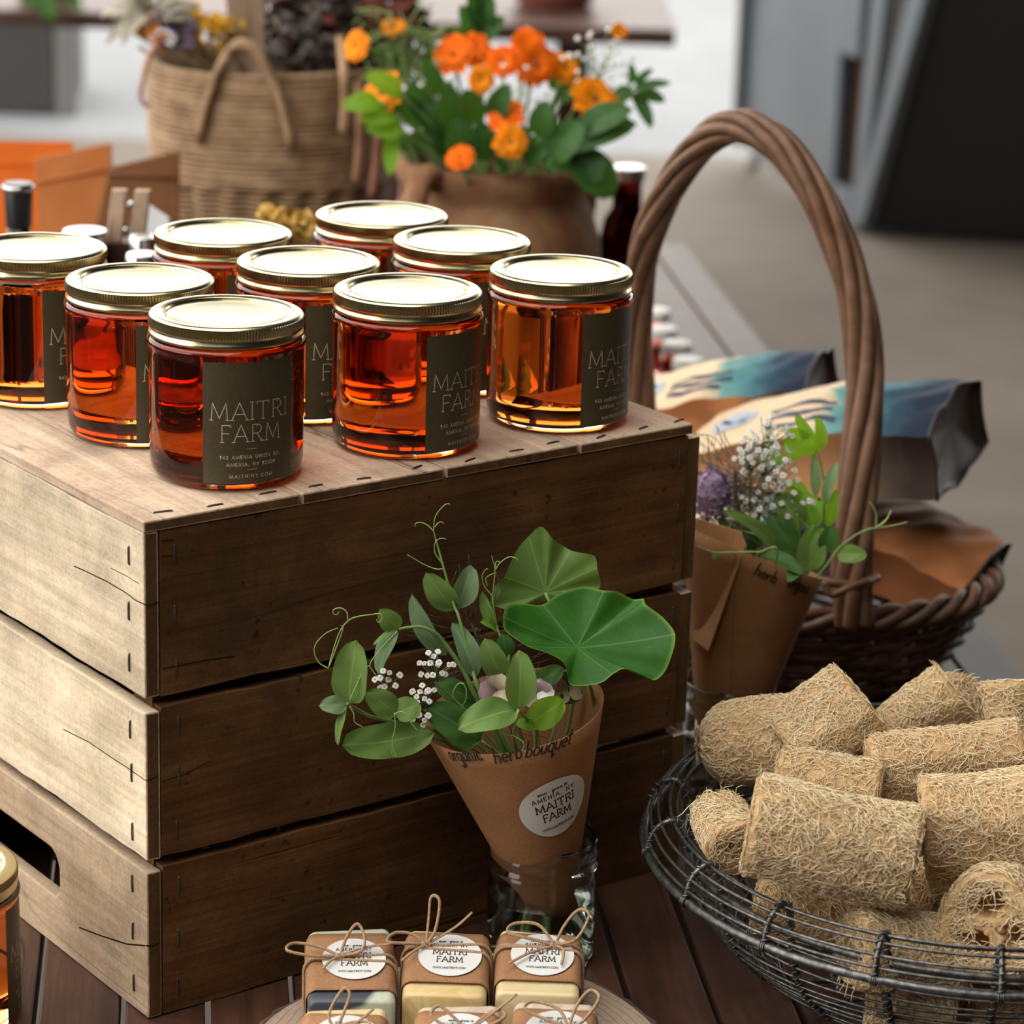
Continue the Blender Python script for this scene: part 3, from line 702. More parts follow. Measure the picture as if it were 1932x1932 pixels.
rot = math.radians(9)
g0 = patch(cone1, 1047, 1521, 0.00125, rot); g1 = patch(cone1, 1047, 1521, 0.00140, rot)
st = MB(); RS = 0.0221
st.grid(lambda i, j: g0(RS * j * math.cos(2 * PI * i), RS * j * math.sin(2 * PI * i)) - J1, 48, 6)
o_ = lambda x, y: g1(x, y) - J1
def sticker_text(mb, fn, R, mat=1):
    def ln(txt, y, cap, width, th, **k): ink(mb, [[(p[0], p[1] + y) for p in pl] for pl in text_strokes(txt, cap, width, **k)], th, fn, mat, 0.0015)
    ln('sown * grown in', 0.63 * R, 0.12 * R, 0.78 * R, 0.020 * R, slant=0.2, track=0.1)
    ln('AMENIA, NY', 0.40 * R, 0.15 * R, 1.15 * R, 0.022 * R, track=0.3)
    ln('MAITRI', 0.02 * R, 0.27 * R, 1.12 * R, 0.034 * R, serif=True, track=0.12)
    ln('FARM', -0.36 * R, 0.27 * R, 0.86 * R, 0.034 * R, serif=True, track=0.12)
    ln('WWW.MAITRINY.COM', -0.70 * R, 0.095 * R, 1.05 * R, 0.018 * R, track=0.25)
sticker_text(st, o_, RS)
s_ = st.build('sticker', [M['sticker'], M['black_ink']], pc); s_['label'] = 'round white sticker with black lettering'
# handwriting below the rim, word by word
hw = MB()
for txt, qx, qy, width, rotd in (('organic', 872, 1414, 0.0250, 10), ('herb', 955, 1420, 0.0175, 8), ('bouquet', 1032, 1393, 0.030, -2)):
    gg = patch(cone1, qx, qy, 0.00120, math.radians(rotd))
    ink(hw, [[(p[0], p[1] - 0.006) for p in pl] for pl in text_strokes(txt, 0.0100, width, slant=0.25, track=0.02, lower=1.15)], 0.00110, lambda x, y: gg(x, y) - J1, 0, 0.0015)
hw.build('handwriting', M['marker'], pc)['label'] = 'black handwritten words'

# ---- shoots standing in the cone. A shoot: stem, leaves, tendrils
root1 = [Vector((J1.x - 0.004, J1.y + 0.002, 0.008)), Vector((J1.x - 0.001, J1.y, 0.05)), Vector((J1.x - 0.006, J1.y - 0.004, 0.10))]
def roots(dx, dy=0.0):
    return [Vector((J1.x + dx, J1.y + dy, 0.009)), Vector((J1.x + dx * 0.6, J1.y + dy * 0.6, 0.05)), Vector((J1.x + dx * 0.9 - 0.008, J1.y + dy - 0.002, 0.10))]
PEA_G = 'pea shoots in the front paper cone'
def tend(t, o, pts, Y, r=0.00042): return stem(t, o, px(zb(pts), Y), r, r * 0.55, M['tendril'], 'tendril', 6, 5)
def lf(t, o, b, tp, hwpx, Yb, Yt, mat='pea', hint=CAMV, **k):
    return leaf(t, o, aty(*zb([b])[0], Yb), aty(*zb([tp])[0], Yt), hwpx / 2.6833 / PPM, hint, M[mat], **k)
# tall shoot
t = thing('pea_shoot', J1, 'tall pea shoot with paired leaves and curling tendrils at the top, front bunch', 'pea shoot', PEA_G)
stem(t, J1, roots(-0.006, 0.004) + px(zb([(885, 1045), (830, 880), (770, 640), (740, 560), (690, 380), (650, 235)]), (1.572, 1.590)), 0.0016, 0.0006, M['stem'])
lf(t, J1, (750, 590), (600, 410), 72, 1.586, 1.580, 'pea', Vector((-.3, -.9, .35)), fold=0.3)
lf(t, J1, (752, 588), (832, 368), 68, 1.586, 1.590, 'pea_pale', Vector((.3, -.9, .1)), fold=0.35)
lf(t, J1, (705, 820), (520, 525), 62, 1.578, 1.572, 'pea_pale', Vector((-.5, -.8, .2)), fold=0.4, shape=(0.8, 0.7))
lf(t, J1, (850, 940), (742, 655), 62, 1.575, 1.580, 'pea_pale', Vector((.5, -.8, .1)), fold=0.4)
tend(t, J1, [(650, 235), (640, 190), (648, 120), (690, 65), (715, 55), (722, 62)], 1.59)
tend(t, J1, [(640, 195), (610, 165), (575, 150), (548, 155), (544, 170)], 1.59)
tend(t, J1, [(644, 175), (665, 150), (685, 150), (690, 158)], 1.59)
tend(t, J1, [(690, 385), (650, 385), (590, 362), (505, 312)], 1.588)
tend(t, J1, [(680, 355), (645, 300), (648, 250), (675, 230), (703, 234)], 1.588)
# bent shoot
t = thing('pea_shoot', J1, 'pea shoot with an arching stem bending left to two drooping leaves, front bunch', 'pea shoot', PEA_G)
stem(t, J1, roots(0.003, 0.008) + px(zb([(862, 1050), (790, 900), (690, 755), (640, 705), (580, 680), (520, 680), (460, 690)]), (1.574, 1.556)), 0.0018, 0.0009, M['stem'])
lf(t, J1, (462, 690), (368, 592), 56, 1.556, 1.550, 'pea', Vector((-.4, -.7, .6)), fold=0.2)
lf(t, J1, (460, 695), (352, 912), 56, 1.556, 1.545, 'pea_pale', Vector((-.7, -.7, .1)), fold=0.35, shape=(0.8, 0.75))
lf(t, J1, (462, 690), (330, 765), 16, 1.556, 1.546, 'pea', Vector((-.2, -.4, .9)), fold=0.2)
tend(t, J1, [(455, 700), (380, 780), (320, 860), (330, 900), (390, 980), (430, 1090), (440, 1120)], 1.545)
# slim shoot with tendril in front of the back leaf
t = thing('pea_shoot', J1, 'slim pea shoot with small leaves and thin tendrils before the upright shield leaf', 'pea shoot', PEA_G)
stem(t, J1, roots(0.002, 0.010) + px(zb([(1025, 960), (1020, 815), (985, 745), (960, 680), (942, 580), (938, 520)]), (1.585, 1.592)), 0.0013, 0.0005, M['stem'])
lf(t, J1, (958, 690), (880, 502), 34, 1.590, 1.590, 'pea', Vector((-.4, -.9, .2)), fold=0.35)
lf(t, J1, (955, 690), (880, 650), 38, 1.590, 1.582, 'pea_bright', Vector((-.1, -.6, .7)), fold=0.4)
lf(t, J1, (985, 935), (900, 740), 70, 1.578, 1.575, 'pea', Vector((-.2, -.9, .4)), fold=0.1, shape=(0.75, 0.6))
lf(t, J1, (1010, 830), (990, 715), 50, 1.586, 1.586, 'dark_leaf', CAMV, fold=0.1)
tend(t, J1, [(938, 520), (945, 450), (950, 390), (938, 335), (932, 318)], 1.594)
tend(t, J1, [(950, 392), (975, 355), (1020, 325), (1060, 332), (1063, 345)], 1.594)
tend(t, J1, [(938, 525), (895, 470), (885, 420), (905, 385), (915, 388)], 1.594)
tend(t, J1, [(910, 470), (905, 430), (945, 405)], 1.594)
tend(t, J1, [(950, 392), (955, 350), (975, 347)], 1.594)
# sprawling shoot on the left
t = thing('pea_shoot', J1, 'pea shoot sprawling left over the cone rim with broad leaves and curled tendrils', 'pea shoot', PEA_G)
stem(t, J1, roots(-0.010, -0.004) + px(zb([(690, 1245), (620, 1200), (470, 1165), (330, 1135), (240, 1090), (200, 1068)]), (1.560, 1.520)), 0.0015, 0.0010, M['stem'])
lf(t, J1, (212, 1068), (245, 748), 98, 1.522, 1.520, 'pea', Vector((-.3, -.9, .2)), fold=0.25, curl=0.05, shape=(0.8, 0.55), ser=0.25)
lf(t, J1, (200, 1078), (62, 1075), 48, 1.520, 1.512, 'pea_pale', Vector((-.2, -.8, .5)), fold=0.2)
lf(t, J1, (200, 1082), (148, 1275), 24, 1.520, 1.508, 'pea', Vector((-.5, -.8, .1)), fold=0.4)
lf(t, J1, (450, 1118), (300, 1010), 0.1 + 70, 1.535, 1.530, 'pea', Vector((0, -.8, .6)), fold=0.05, shape=(0.8, 0.55))
lf(t, J1, (440, 1120), (575, 1070), 66, 1.535, 1.540, 'pea', Vector((0, -.8, .6)), fold=0.05, shape=(0.8, 0.55))
lf(t, J1, (640, 1215), (168, 1285), 100, 1.545, 1.515, 'pea', Vector((0, -.8, .6)), fold=0.08, curl=-0.06, shape=(0.95, 0.5), ser=0.3)
tend(t, J1, [(105, 890), (130, 800), (165, 700), (210, 645), (260, 625), (330, 615), (370, 612), (378, 640), (358, 655), (350, 640)], 1.518)
tend(t, J1, [(205, 645), (200, 605), (170, 583), (135, 590), (130, 608), (148, 617), (160, 600)], 1.518)
tend(t, J1, [(105, 888), (60, 860), (35, 810), (45, 760), (95, 710), (155, 683)], 1.516)
tend(t, J1, [(215, 1050), (250, 970), (290, 890), (320, 872)], 1.516)
tend(t, J1, [(110, 880), (140, 800), (180, 690), (170, 670)], 1.517)
tend(t, J1, [(440, 1115), (445, 1180), (430, 1260), (440, 1310), (450, 1335), (430, 1325), (428, 1300)], 1.525)
tend(t, J1, [(440, 1118), (480, 1108), (510, 1130), (530, 1170), (560, 1205)], 1.525)
tend(t, J1, [(215, 1080), (235, 1120), (240, 1160), (280, 1185)], 1.515)
# front shoot
t = thing('pea_shoot', J1, 'pea shoot at the cone front, three broad leaves spread over the rim', 'pea shoot', PEA_G)
stem(t, J1, roots(0.004, -0.006) + px(zb([(1150, 1190), (1110, 1145), (1065, 1098)]), (1.560, 1.535)), 0.0016, 0.0010, M['stem'])
lf(t, J1, (1068, 1092), (1078, 798), 80, 1.535, 1.540, 'pea', Vector((.2, -.9, .3)), fold=0.35, shape=(0.8, 0.65))
lf(t, J1, (1060, 1100), (766, 1185), 92, 1.535, 1.515, 'pea', Vector((-.1, -.7, .7)), fold=0.22, shape=(0.85, 0.65))
lf(t, J1, (1120, 1170), (1302, 1050), 78, 1.550, 1.556, 'pea_bright', Vector((.2, -.8, .4)), fold=0.1, shape=(0.8, 0.6))
lf(t, J1, (1160, 1190), (1050, 1160), 34, 1.548, 1.545, 'pea_bright', Vector((0, -.7, .7)), fold=0.15)
tend(t, J1, [(1070, 1100), (1055, 1150), (1042, 1210), (1040, 1228)], 1.530, 0.0008)
tend(t, J1, [(1040, 1228), (1085, 1255), (1097, 1280), (1085, 1305), (1068, 1308)], 1.528)
tend(t, J1, [(1040, 1228), (1000, 1222), (975, 1210), (980, 1192), (995, 1195), (990, 1212), (975, 1205)], 1.528)
tend(t, J1, [(790, 965), (765, 965), (740, 1000), (738, 1035)], 1.555); tend(t, J1, [(790, 965), (805, 1000), (800, 1050), (785, 1075)], 1.555)
# ---- shield leaves (round nasturtium-like blades)
def shield_leaf(o, label, bound, cen, Yc, nrm, mat, wave=0.0025, cup=0.12, bend=None, group=None, stem_to=None, droop=None):
    t = thing('shield_leaf', o, label, 'leaf', group)
    c = aty(*zb([cen])[0], Yc); n = Vector(nrm).normalized()
    B = [onp(*q, c, n) for q in zb(bound)]; B = curve(B + [B[0]], 5)[:-1]; m = len(B)
    mb = MB()
    def f(a, r):
        x = a * m; i = int(x) % m; k = x - int(x); p = B[i].lerp(B[(i + 1) % m], k)
        rad = (p - c).length
        q = c.lerp(p, r)
        h = wave * (math.sin(a * 2 * PI * 5 + 1) + 0.6 * math.sin(a * 2 * PI * 9)) * r * r + cup * rad * (r * r)
        ph = abs(((a * 9) % 1) - 0.5) * 2; h += 0.0007 * ph * r * (1 - 0.3 * r)     # sunk veins
        q = q + n * h
        if bend is not None: q = bend(q, c, n)
        return q - Vector(o)
    mb.grid(f, 108, 10); mb.build('blade', M[mat], t)
    stem(t, o, [c - n * 0.0005] + stem_to, 0.0011, 0.0014, M['stem'])
    return t
SH_G = 'round shield leaves in the front bunch'
shield_leaf(J1, 'large round bright green leaf with pale veins radiating, leaning right over the cone',
    [(978, 655), (1000, 600), (1100, 572), (1190, 572), (1260, 530), (1390, 490), (1490, 520), (1560, 525), (1640, 545), (1692, 550), (1700, 590), (1790, 660), (1845, 745), (1830, 850), (1800, 920), (1745, 966), (1690, 950), (1600, 905), (1540, 930), (1480, 970), (1340, 976), (1310, 930), (1280, 870), (1200, 815), (1110, 785), (1040, 745), (990, 700)],
    (1368, 785), 1.570, (0.15, -0.72, 0.68), 'shield', group=SH_G,
    stem_to=[Vector((J1.x + 0.028, J1.y + 0.012, 0.155)), Vector((J1.x + 0.006, J1.y + 0.01, 0.10)), Vector((J1.x + 0.003, J1.y + .006, 0.03))])
shield_leaf(J1, 'upright round leaf seen from below, yellowing on its right, behind the large shield leaf',
    [(1000, 420), (1060, 290), (1120, 220), (1175, 168), (1220, 190), (1268, 250), (1330, 290), (1450, 310), (1470, 370), (1482, 440), (1470, 492), (1390, 500), (1300, 520), (1210, 548), (1100, 575), (1000, 580), (930, 560), (945, 480)],
    (1205, 505), 1.600, (-0.1, -0.95, 0.1), 'shield_back', group=SH_G, cup=0.05,
    stem_to=[Vector((J1.x + 0.016, J1.y + 0.014, 0.185)), Vector((J1.x + 0.006, J1.y + 0.012, 0.11)), Vector((J1.x - 0.004, J1.y + .008, 0.03))])
for (b_, tp, w_, Yb, Yt, lab) in (((1130, 985), (1292, 890), 62, 1.585, 1.575, 'small dark round leaf under the large shield leaf'),
                           ((880, 1252), (612, 1085), 98, 1.558, 1.550, 'dark toothed leaf low in the front bunch behind the left cone rim'),
                           ((860, 1060), (650, 960), 72, 1.585, 1.580, 'dark leaf deep in the front bunch beside the white florets')):
    c_ = aty(*zb([b_])[0], Yb)
    t = thing('dark_leaf', J1, lab, 'leaf', 'dark leaves in the front bunch')
    lf(t, J1, b_, tp, w_, Yb, Yt, 'dark_leaf', Vector((0, -.8, .5)), name='blade', fold=0.1, shape=(0.8, 0.5), ser=0.5)
    stem(t, J1, [c_, c_.lerp(Vector((J1.x, J1.y, 0.10)), 0.6), Vector((J1.x - .004, J1.y + .004, 0.03))], 0.0009, 0.0012, M['stem'])

# ---- small white florets (alyssum-like sprigs)
def floret_mesh(r=0.0019):
    mb = MB()
    for k in range(4):
        a = k * PI / 2 + 0.3; d = Vector((math.cos(a), math.sin(a), 0)); s = Vector((-math.sin(a), math.cos(a), 0))
        mb.grid(lambda i, j, d=d, s=s: d * (r * (0.1 + 0.95 * i)) + s * ((j - .5) * 1.25 * r * math.sin(PI * min(1, 0.15 + 0.8 * i)) ** 0.6) + Vector((0, 0, 0.25 * r * math.sin(PI * i))), 4, 3)
    mb.lathe([(0.0, 0.35 * r), (0.22 * r, 0.28 * r), (0.25 * r, 0.0)], 6, 1)
    return mb
_fm = floret_mesh().build('floret', [M['white_petal'], M['yellow_eye']]); FLORET = _fm.data; bpy.data.objects.remove(_fm)
def place(mesh, name, parent, loc, nrm, spin=0.0, sc=1.0):
    o = bpy.data.objects.new(name, mesh); COL.objects.link(o); o.parent = parent; o.location = loc
    q = Vector(nrm).to_track_quat('Z', 'Y'); o.rotation_euler = (q.to_matrix() @ Matrix.Rotation(spin, 3, 'Z')).to_euler(); o.scale = (sc, sc, sc); return o
def alyssum(o, label, cpx, spread, Y, n, seed, foot, group, zbk=True, sc=1.0):
    r = random.Random(seed); t = thing('alyssum_sprig', o, label, 'flower sprig', group)
    c = aty(*(zb([cpx])[0] if zbk else cpx), Y); mb = MB(); hub = c + Vector((0, 0.004, -0.012 * sc))
    mb.tube(shift(curve([Vector(foot), Vector(foot).lerp(hub, 0.6) + Vector((0, 0, 0.004)), hub], 6), o), 0.0007 * sc, 6)
    for k in range(n):
        a = 2.39996 * k + r.uniform(-.3, .3); rad = spread * math.sqrt((k + 0.4) / n)
        p = c + Vector((math.cos(a) * rad, r.uniform(-0.5, 0.3) * spread - 0.002, math.sin(a) * rad * 0.85))
        mb.tube(shift([hub, hub.lerp(p, 0.55) + Vector((0, 0, 0.001)), p], o), 0.00028 * sc, 4)
        place(FLORET, 'floret', t, p - Vector(o), (p - hub).normalized() + Vector((0, -0.8, 0.25)), r.uniform(0, 6), sc * r.uniform(0.85, 1.1))
    mb.build('stem', M['stem'], t); return t
AL_G = 'white flowered sprigs in the front bunch'
ft = Vector((J1.x - 0.006, J1.y - 0.004, 0.11))
alyssum(J1, 'white floret cluster, largest and topmost of the front bunch', (645, 868), 0.0115, 1.556, 15, 1, ft, AL_G)
alyssum(J1, 'white floret cluster low in the front bunch under the largest cluster', (590, 1012), 0.0070, 1.552, 10, 2, ft, AL_G)
alyssum(J1, 'white floret cluster half hidden behind a broad pea leaf on the left', (395, 935), 0.0090, 1.548, 9, 3, ft, AL_G)
alyssum(J1, 'few white florets lowest by the left cone rim', (580, 1135), 0.0060, 1.550, 5, 4, ft, AL_G)

# ---- pale ruffled blooms between the leaves
def ruffled(o, label, cpx, r, Y, mats, seed, foot, group, zbk=True):
    t = thing('ruffled_bloom', o, label, 'flower', group); c = aty(*(zb([cpx])[0] if zbk else cpx), Y); rr = random.Random(seed)
    for k in range(5):
        a = 2 * PI * k / 5 + rr.uniform(-.2, .2); d = Vector((math.cos(a), -0.35, math.sin(a))).normalized()
        leaf(t, o, c, c + d * r, r * 0.62, Vector((0, -1, 0.2)), M[mats[k % len(mats)]], name='petal', fold=0.2, curl=0.15, shape=(1.3, 0.5), ns=8, ntv=6)
    stem(t, o, [c + Vector((0, .002, 0)), c.lerp(Vector(foot), 0.5) + Vector((0, .004, 0)), Vector(foot)], 0.0008, 0.0010, M['stem'])
BL_G = 'pale ruffled blooms in the front bunch'
ruffled(J1, 'cream and mauve ruffled bloom left of the upright front pea leaf', (965, 1000), 0.0125, 1.566, ['cream_petal', 'cream_petal', 'mauve_petal'], 1, ft, BL_G)
ruffled(J1, 'mauve and white ruffled bloom right of the upright front pea leaf', (1165, 1010), 0.0105, 1.566, ['white_petal', 'mauve_petal'], 2, ft, BL_G)
ruffled(J1, 'dull green mauve bloom at the right inside of the cone', (1320, 975), 0.0115, 1.590, ['cream_petal', 'dark_leaf', 'mauve_petal'], 3, ft, BL_G)
# ---- fine dark feathery sprig
def feathery(o, label, foot, cen, R, n, seed, mat, group=None, r=0.00022, yd=0.6):
    rr = random.Random(seed); t = thing('feathery_sprig', o, label, 'herb sprig', group); mb = MB(); c = Vector(cen)
    mb.tube(shift(curve([foot, Vector(foot).lerp(c, .5) + Vector((0, 0.003, 0)), c], 6), o), [0.0009] * 6 + [0.0008] * 7 if False else 0.0008, 6)
    for k in range(n):
        d = Vector((rr.gauss(0, 1), rr.gauss(0, yd), rr.gauss(0, 1))).normalized(); s = Vector(foot).lerp(c, rr.uniform(.6, 1.0))
        e = s + d * R * rr.uniform(.5, 1.0); m_ = s.lerp(e, .5) + Vector((rr.gauss(0, .1), rr.gauss(0, .1), rr.gauss(0, .1))) * R
        P = curve([s, m_, e], 4); mb.tube(shift(P, o), r, 4)
        for q in (0.5, 0.75):
            b0 = s.lerp(e, q); mb.tube(shift([b0, b0 + (d + Vector((rr.gauss(0, .7), rr.gauss(0, .7), rr.gauss(0, .7)))).normalized() * R * .3], o), r * .8, 3)
    mb.build('foliage', mat, t); return t
feathery(J1, 'fine dark feathery sprig behind the pea shoots against the crate', ft, aty(*zb([(830, 660)])[0], 1.597), 0.045, 44, 7, M['dark_thread'], yd=0.1)
# ---------------------------------------------------------------- second bunch, behind the crate's right corner
tl = aty(1292, 985, 1.875); trr = aty(1548, 1092, 1.835); c2 = (tl + trr) / 2
tx2 = trr - tl; tn2 = tx2.normalized().cross(Vector((0.0, 1, -0.22))).normalized()
if tn2.z < 0: tn2 = -tn2
cone2 = cone_surface((J2.x, J2.y, 0.045), 0.0215, c2, tx2.length / 2, tn2, tx2.normalized())
pc2 = paper_cone(J2, cone2, 'brown paper cone of the bunch standing behind the crate corner', a_seam=-2.05)
hw2 = MB()
for txt, qx, qy, width, rotd in (('organic', 1508, 1106, 0.022, -6), ('herb', 1444, 1082, 0.016, -8)):
    gg2 = patch(cone2, qx, qy, 0.0014, math.radians(rotd))
    ink(hw2, [[(p[0], p[1] - 0.004) for p in pl] for pl in text_strokes(txt, 0.009, width, slant=0.25, track=0.02, lower=1.15)], 0.0010, lambda x, y: gg2(x, y) - J2, 0, 0.0015)
hw2.build('handwriting', M['marker'], pc2)['label'] = 'black handwritten words'
def zd(pts): return [(x / 3.5133 + 1270, y / 3.5133 + 770) for x, y in pts]
PP2 = 5348.5 / 1.98
ft2 = Vector((J2.x + .004, J2.y, 0.03))
def lf2(t, b, tp, hwpx, Yb, Yt, mat='pea', hint=CAMV, **k):
    return leaf(t, J2, aty(*zd([b])[0], Yb), aty(*zd([tp])[0], Yt), hwpx / 3.5133 / PP2, hint, M[mat], **k)
def st2(t, pts, Y, r=0.0011, mat='stem', name='stem', foot=True):
    P = px(zd(pts), Y); return stem(t, J2, ([ft2, Vector((J2.x + .006, J2.y, 0.10))] if foot else []) + P, r, r * 0.6, M[mat], name)
P2 = 'pea shoots in the rear paper cone'
t = thing('pea_shoot', J2, 'tall bright pea shoot glowing yellow green, beside the basket handle', 'pea shoot', P2)
st2(t, [(930, 1000), (1000, 620), (985, 400), (955, 300)], 1.86)
lf2(t, (958, 300), (960, 58), 52, 1.86, 1.86, 'pea_bright', Vector((.5, -.8, .1)), fold=0.4)
lf2(t, (950, 300), (735, 210), 46, 1.86, 1.85, 'pea_bright', fold=0.3)
lf2(t, (950, 295), (815, 42), 44, 1.87, 1.87, 'pea_bright', fold=0.3); lf2(t, (900, 180), (735, 160), 40, 1.87, 1.87, 'pea_bright')
lf2(t, (1010, 640), (1090, 355), 44, 1.85, 1.85, 'pea_pale', Vector((-.6, -.8, 0)), fold=0.4); lf2(t, (945, 590), (935, 310), 36, 1.86, 1.86, 'pea_pale', fold=0.3)
lf2(t, (1020, 800), (1085, 540), 40, 1.85, 1.85, 'pea_bright', fold=0.3)
t = thing('pea_shoot', J2, 'broad leaved pea shoot low in the rear bunch with leaves hanging over the cone', 'pea shoot', P2)
st2(t, [(900, 1080), (920, 950), (930, 780)], 1.845)
lf2(t, (930, 810), (880, 560), 80, 1.85, 1.86, 'pea_bright'); lf2(t, (930, 780), (760, 520), 70, 1.86, 1.865, 'pea_bright')
lf2(t, (900, 1080), (930, 780), 95, 1.84, 1.845, 'pea', fold=0.35, shape=(.8, .6)); lf2(t, (1000, 960), (1060, 780), 66, 1.84, 1.84, 'dark_leaf')
lf2(t, (690, 950), (355, 670), 58, 1.84, 1.82, 'pea', Vector((-.2, -.6, .8)), fold=0.35); lf2(t, (580, 965), (855, 1090), 62, 1.83, 1.805, 'dark_leaf', Vector((.2, -.6, .8)), fold=0.3)
lf2(t, (830, 1080), (760, 1145), 46, 1.815, 1.80, 'dark_leaf', Vector((-.3, -.8, .4)))
t = thing('pea_shoot', J2, 'pea shoot with one leaf and a forked tendril reaching right before the basket', 'pea shoot', P2)
st2(t, [(950, 1120), (1090, 940), (1200, 850), (1290, 805), (1345, 795)], 1.835, 0.0009)
lf2(t, (1085, 970), (1285, 975), 62, 1.835, 1.83, 'pea', Vector((0, -.8, .5)), shape=(.8, .6))
st2(t, [(1345, 795), (1345, 700), (1305, 620)], 1.835, 0.0006, 'tendril', 'tendril', False); st2(t, [(1345, 795), (1410, 745), (1445, 680)], 1.835, 0.0009, 'tendril', 'tendril', False); st2(t, [(1345, 795), (1450, 780), (1555, 755)], 1.835, 0.0006, 'tendril', 'tendril', False)
t = thing('pea_shoot', J2, 'thin tendril shoot reaching left across the rear paper cone', 'pea shoot', P2)
st2(t, [(690, 980), (560, 955), (400, 955), (270, 955), (160, 915)], 1.80, 0.0007, 'tendril'); lf2(t, (280, 955), (275, 1000), 22, 1.80, 1.80, 'pea')
A2 = 'white flowered sprigs in the rear bunch'
f2 = Vector((J2.x + .01, J2.y, 0.14))
for q, sp, n, sd, lab in (((620, 160), .017, 22, 11, 'white floret cluster at the top of the rear bunch'), ((620, 330), .019, 20, 12, 'white floret cluster in the middle of the rear bunch'),
                        ((740, 640), .020, 22, 13, 'white floret cluster low on the right of the rear bunch'), ((560, 620), .012, 10, 14, 'small white floret cluster beside the lilac head')):
    alyssum(J2, lab, zd([q])[0], sp, 1.858, n, sd, f2, A2, False, 1.15)
feathery(J2, 'fine grey brown feathery sprig fanning out left in the rear bunch', f2, aty(*zd([(400, 430)])[0], 1.868), 0.050, 150, 9, plain('pale_thread', (0.20, 0.165, 0.13), 0.7, var=0.3), r=0.0003)
# lilac globe
t = thing('lilac_flower', J2, 'lilac globe flower head leaning on the crate corner', 'flower')
c = aty(*zd([(255, 565)])[0], 1.862); mb = MB(); rr = random.Random(4)
for k in range(150):
    d = Vector((rr.gauss(0, 1), rr.gauss(0, 1), rr.gauss(0, 1))).normalized(); p = c + Vector((d.x * .0125, d.y * .0125, d.z * .0175)) * rr.uniform(.7, 1.05) - Vector(J2)
    s = d.orthogonal().normalized(); u = d.cross(s)
    for m_ in range(3):
        a = m_ * 2.1 + k; v = s * math.cos(a) + u * math.sin(a)
        mb.add([p, p + d * .0022 + v * .0018, p + d * .0036, p + d * .0022 - v.cross(d) * .0012], [(0, 1, 2, 3)])
mb.lathe([(0, -.016), (.008, -.012), (.0115, 0), (.008, .012), (0, .016)], 12, c=tuple(c - Vector(J2)))
mb.build('flower_head', M['lilac'], t, smooth=False); st2(t, [(620, 950), (430, 800), (290, 690)], (1.85, 1.862), 0.0012)
for b_, tp, w_, lab in (((560, 920), (300, 740), 60, 'dark drooping leaf under the lilac globe flower'), ((600, 900), (390, 800), 50, 'dark leaf beside the rear cone rim on the left'), ((820, 1050), (740, 850), 90, 'dark leaf deep inside the rear bunch')):
    t = thing('dark_leaf', J2, lab, 'leaf', 'dark leaves in the rear bunch'); lf2(t, b_, tp, w_, 1.862, 1.858, 'dark_leaf', name='blade', shape=(.8, .5)); st2(t, [(b_[0] + 20, b_[1] + 60), b_], 1.862, .0009)

t = thing('pea_shoot', J2, 'short pea shoot with rounded leaves crowding the middle of the rear bunch', 'pea shoot', P2)
st2(t, [(860, 1060), (840, 900), (820, 700)], 1.85)
lf2(t, (840, 800), (700, 560), 90, 1.85, 1.855, 'pea', shape=(.8, .55)); lf2(t, (860, 1000), (1010, 800), 80, 1.842, 1.845, 'pea_bright', shape=(.8, .55))
lf2(t, (800, 950), (640, 700), 90, 1.845, 1.85, 'dark_leaf', shape=(.8, .55)); lf2(t, (880, 700), (800, 470), 66, 1.862, 1.868, 'pea_bright', shape=(.8, .55)); lf2(t, (700, 420), (620, 230), 60, 1.872, 1.876, 'pea_bright', shape=(.8, .55)); lf2(t, (850, 330), (740, 230), 56, 1.872, 1.876, 'pea_bright', shape=(.8, .55))
lf2(t, (980, 760), (1040, 560), 60, 1.865, 1.868, 'pea_bright', shape=(.8, .55))

fl = [(aty(1312, 978, 1.862)), aty(1396, 1004, 1.812), aty(1406, 1032, 1.806), aty(1378, 1108, 1.812), aty(1336, 1228, 1.826), aty(1306, 1205, 1.850)]
mb = MB(); P_ = [p - J2 for p in fl]; mb.add(P_ + [p + Vector((.0012, .001, 0)) for p in P_], [(0, 1, 2, 3, 4, 5), (11, 10, 9, 8, 7, 6)] + [(k, 6 + k, 6 + (k + 1) % 6, (k + 1) % 6) for k in range(6)]); mb.build('folded_flap', M['kraft'], pc2, smooth=False)
A3 = [((520, 300), .014, 16, 21, 'white floret cluster on the upper left of the rear bunch'), ((700, 430), .014, 14, 22, 'white floret cluster between the bright leaves of the rear bunch')]
for q, sp, n, sd, lab in A3: alyssum(J2, lab, zd([q])[0], sp, 1.852, n, sd, f2, A2, False, 1.15)
# ---------------------------------------------------------------- wood slice and wrapped soap bars
M['slice_top'] = None
def slicem():
    t = NT('wood_slice_face'); v = t.coords(rnd=False); sp = t.n('ShaderNodeSeparateXYZ'); t.l(v, sp.inputs[0])
    r = t.math('SQRT', t.math('ADD', t.math('POWER', sp.outputs[0], 2.0), t.math('POWER', sp.outputs[1], 2.0)))
    n = t.noise(v, 25, 3); rr = t.math('ADD', t.math('MULTIPLY', r, 420.0), t.math('MULTIPLY', n, 4.0)); s = t.math('PINGPONG', rr, 1.0)
    g = t.noise(v, 200, 3); c = t.ramp(s, [(0.0, (0.24, 0.17, 0.12)), (0.6, (0.36, 0.27, 0.20)), (1.0, (0.30, 0.22, 0.16))]); c = t.mix(0.5, c, t.ramp(g, [(0.3, 0.7), (0.7, 1.1)]), 'MULTIPLY')
    t.col(c); t.set(Roughness=0.85); t.bump(g, 0.3); return t.mat
M['slice_top'] = slicem(); M['bark'] = plain('bark', (0.07, 0.045, 0.03), 0.95, var=0.5, scale=90, bump=0.8)
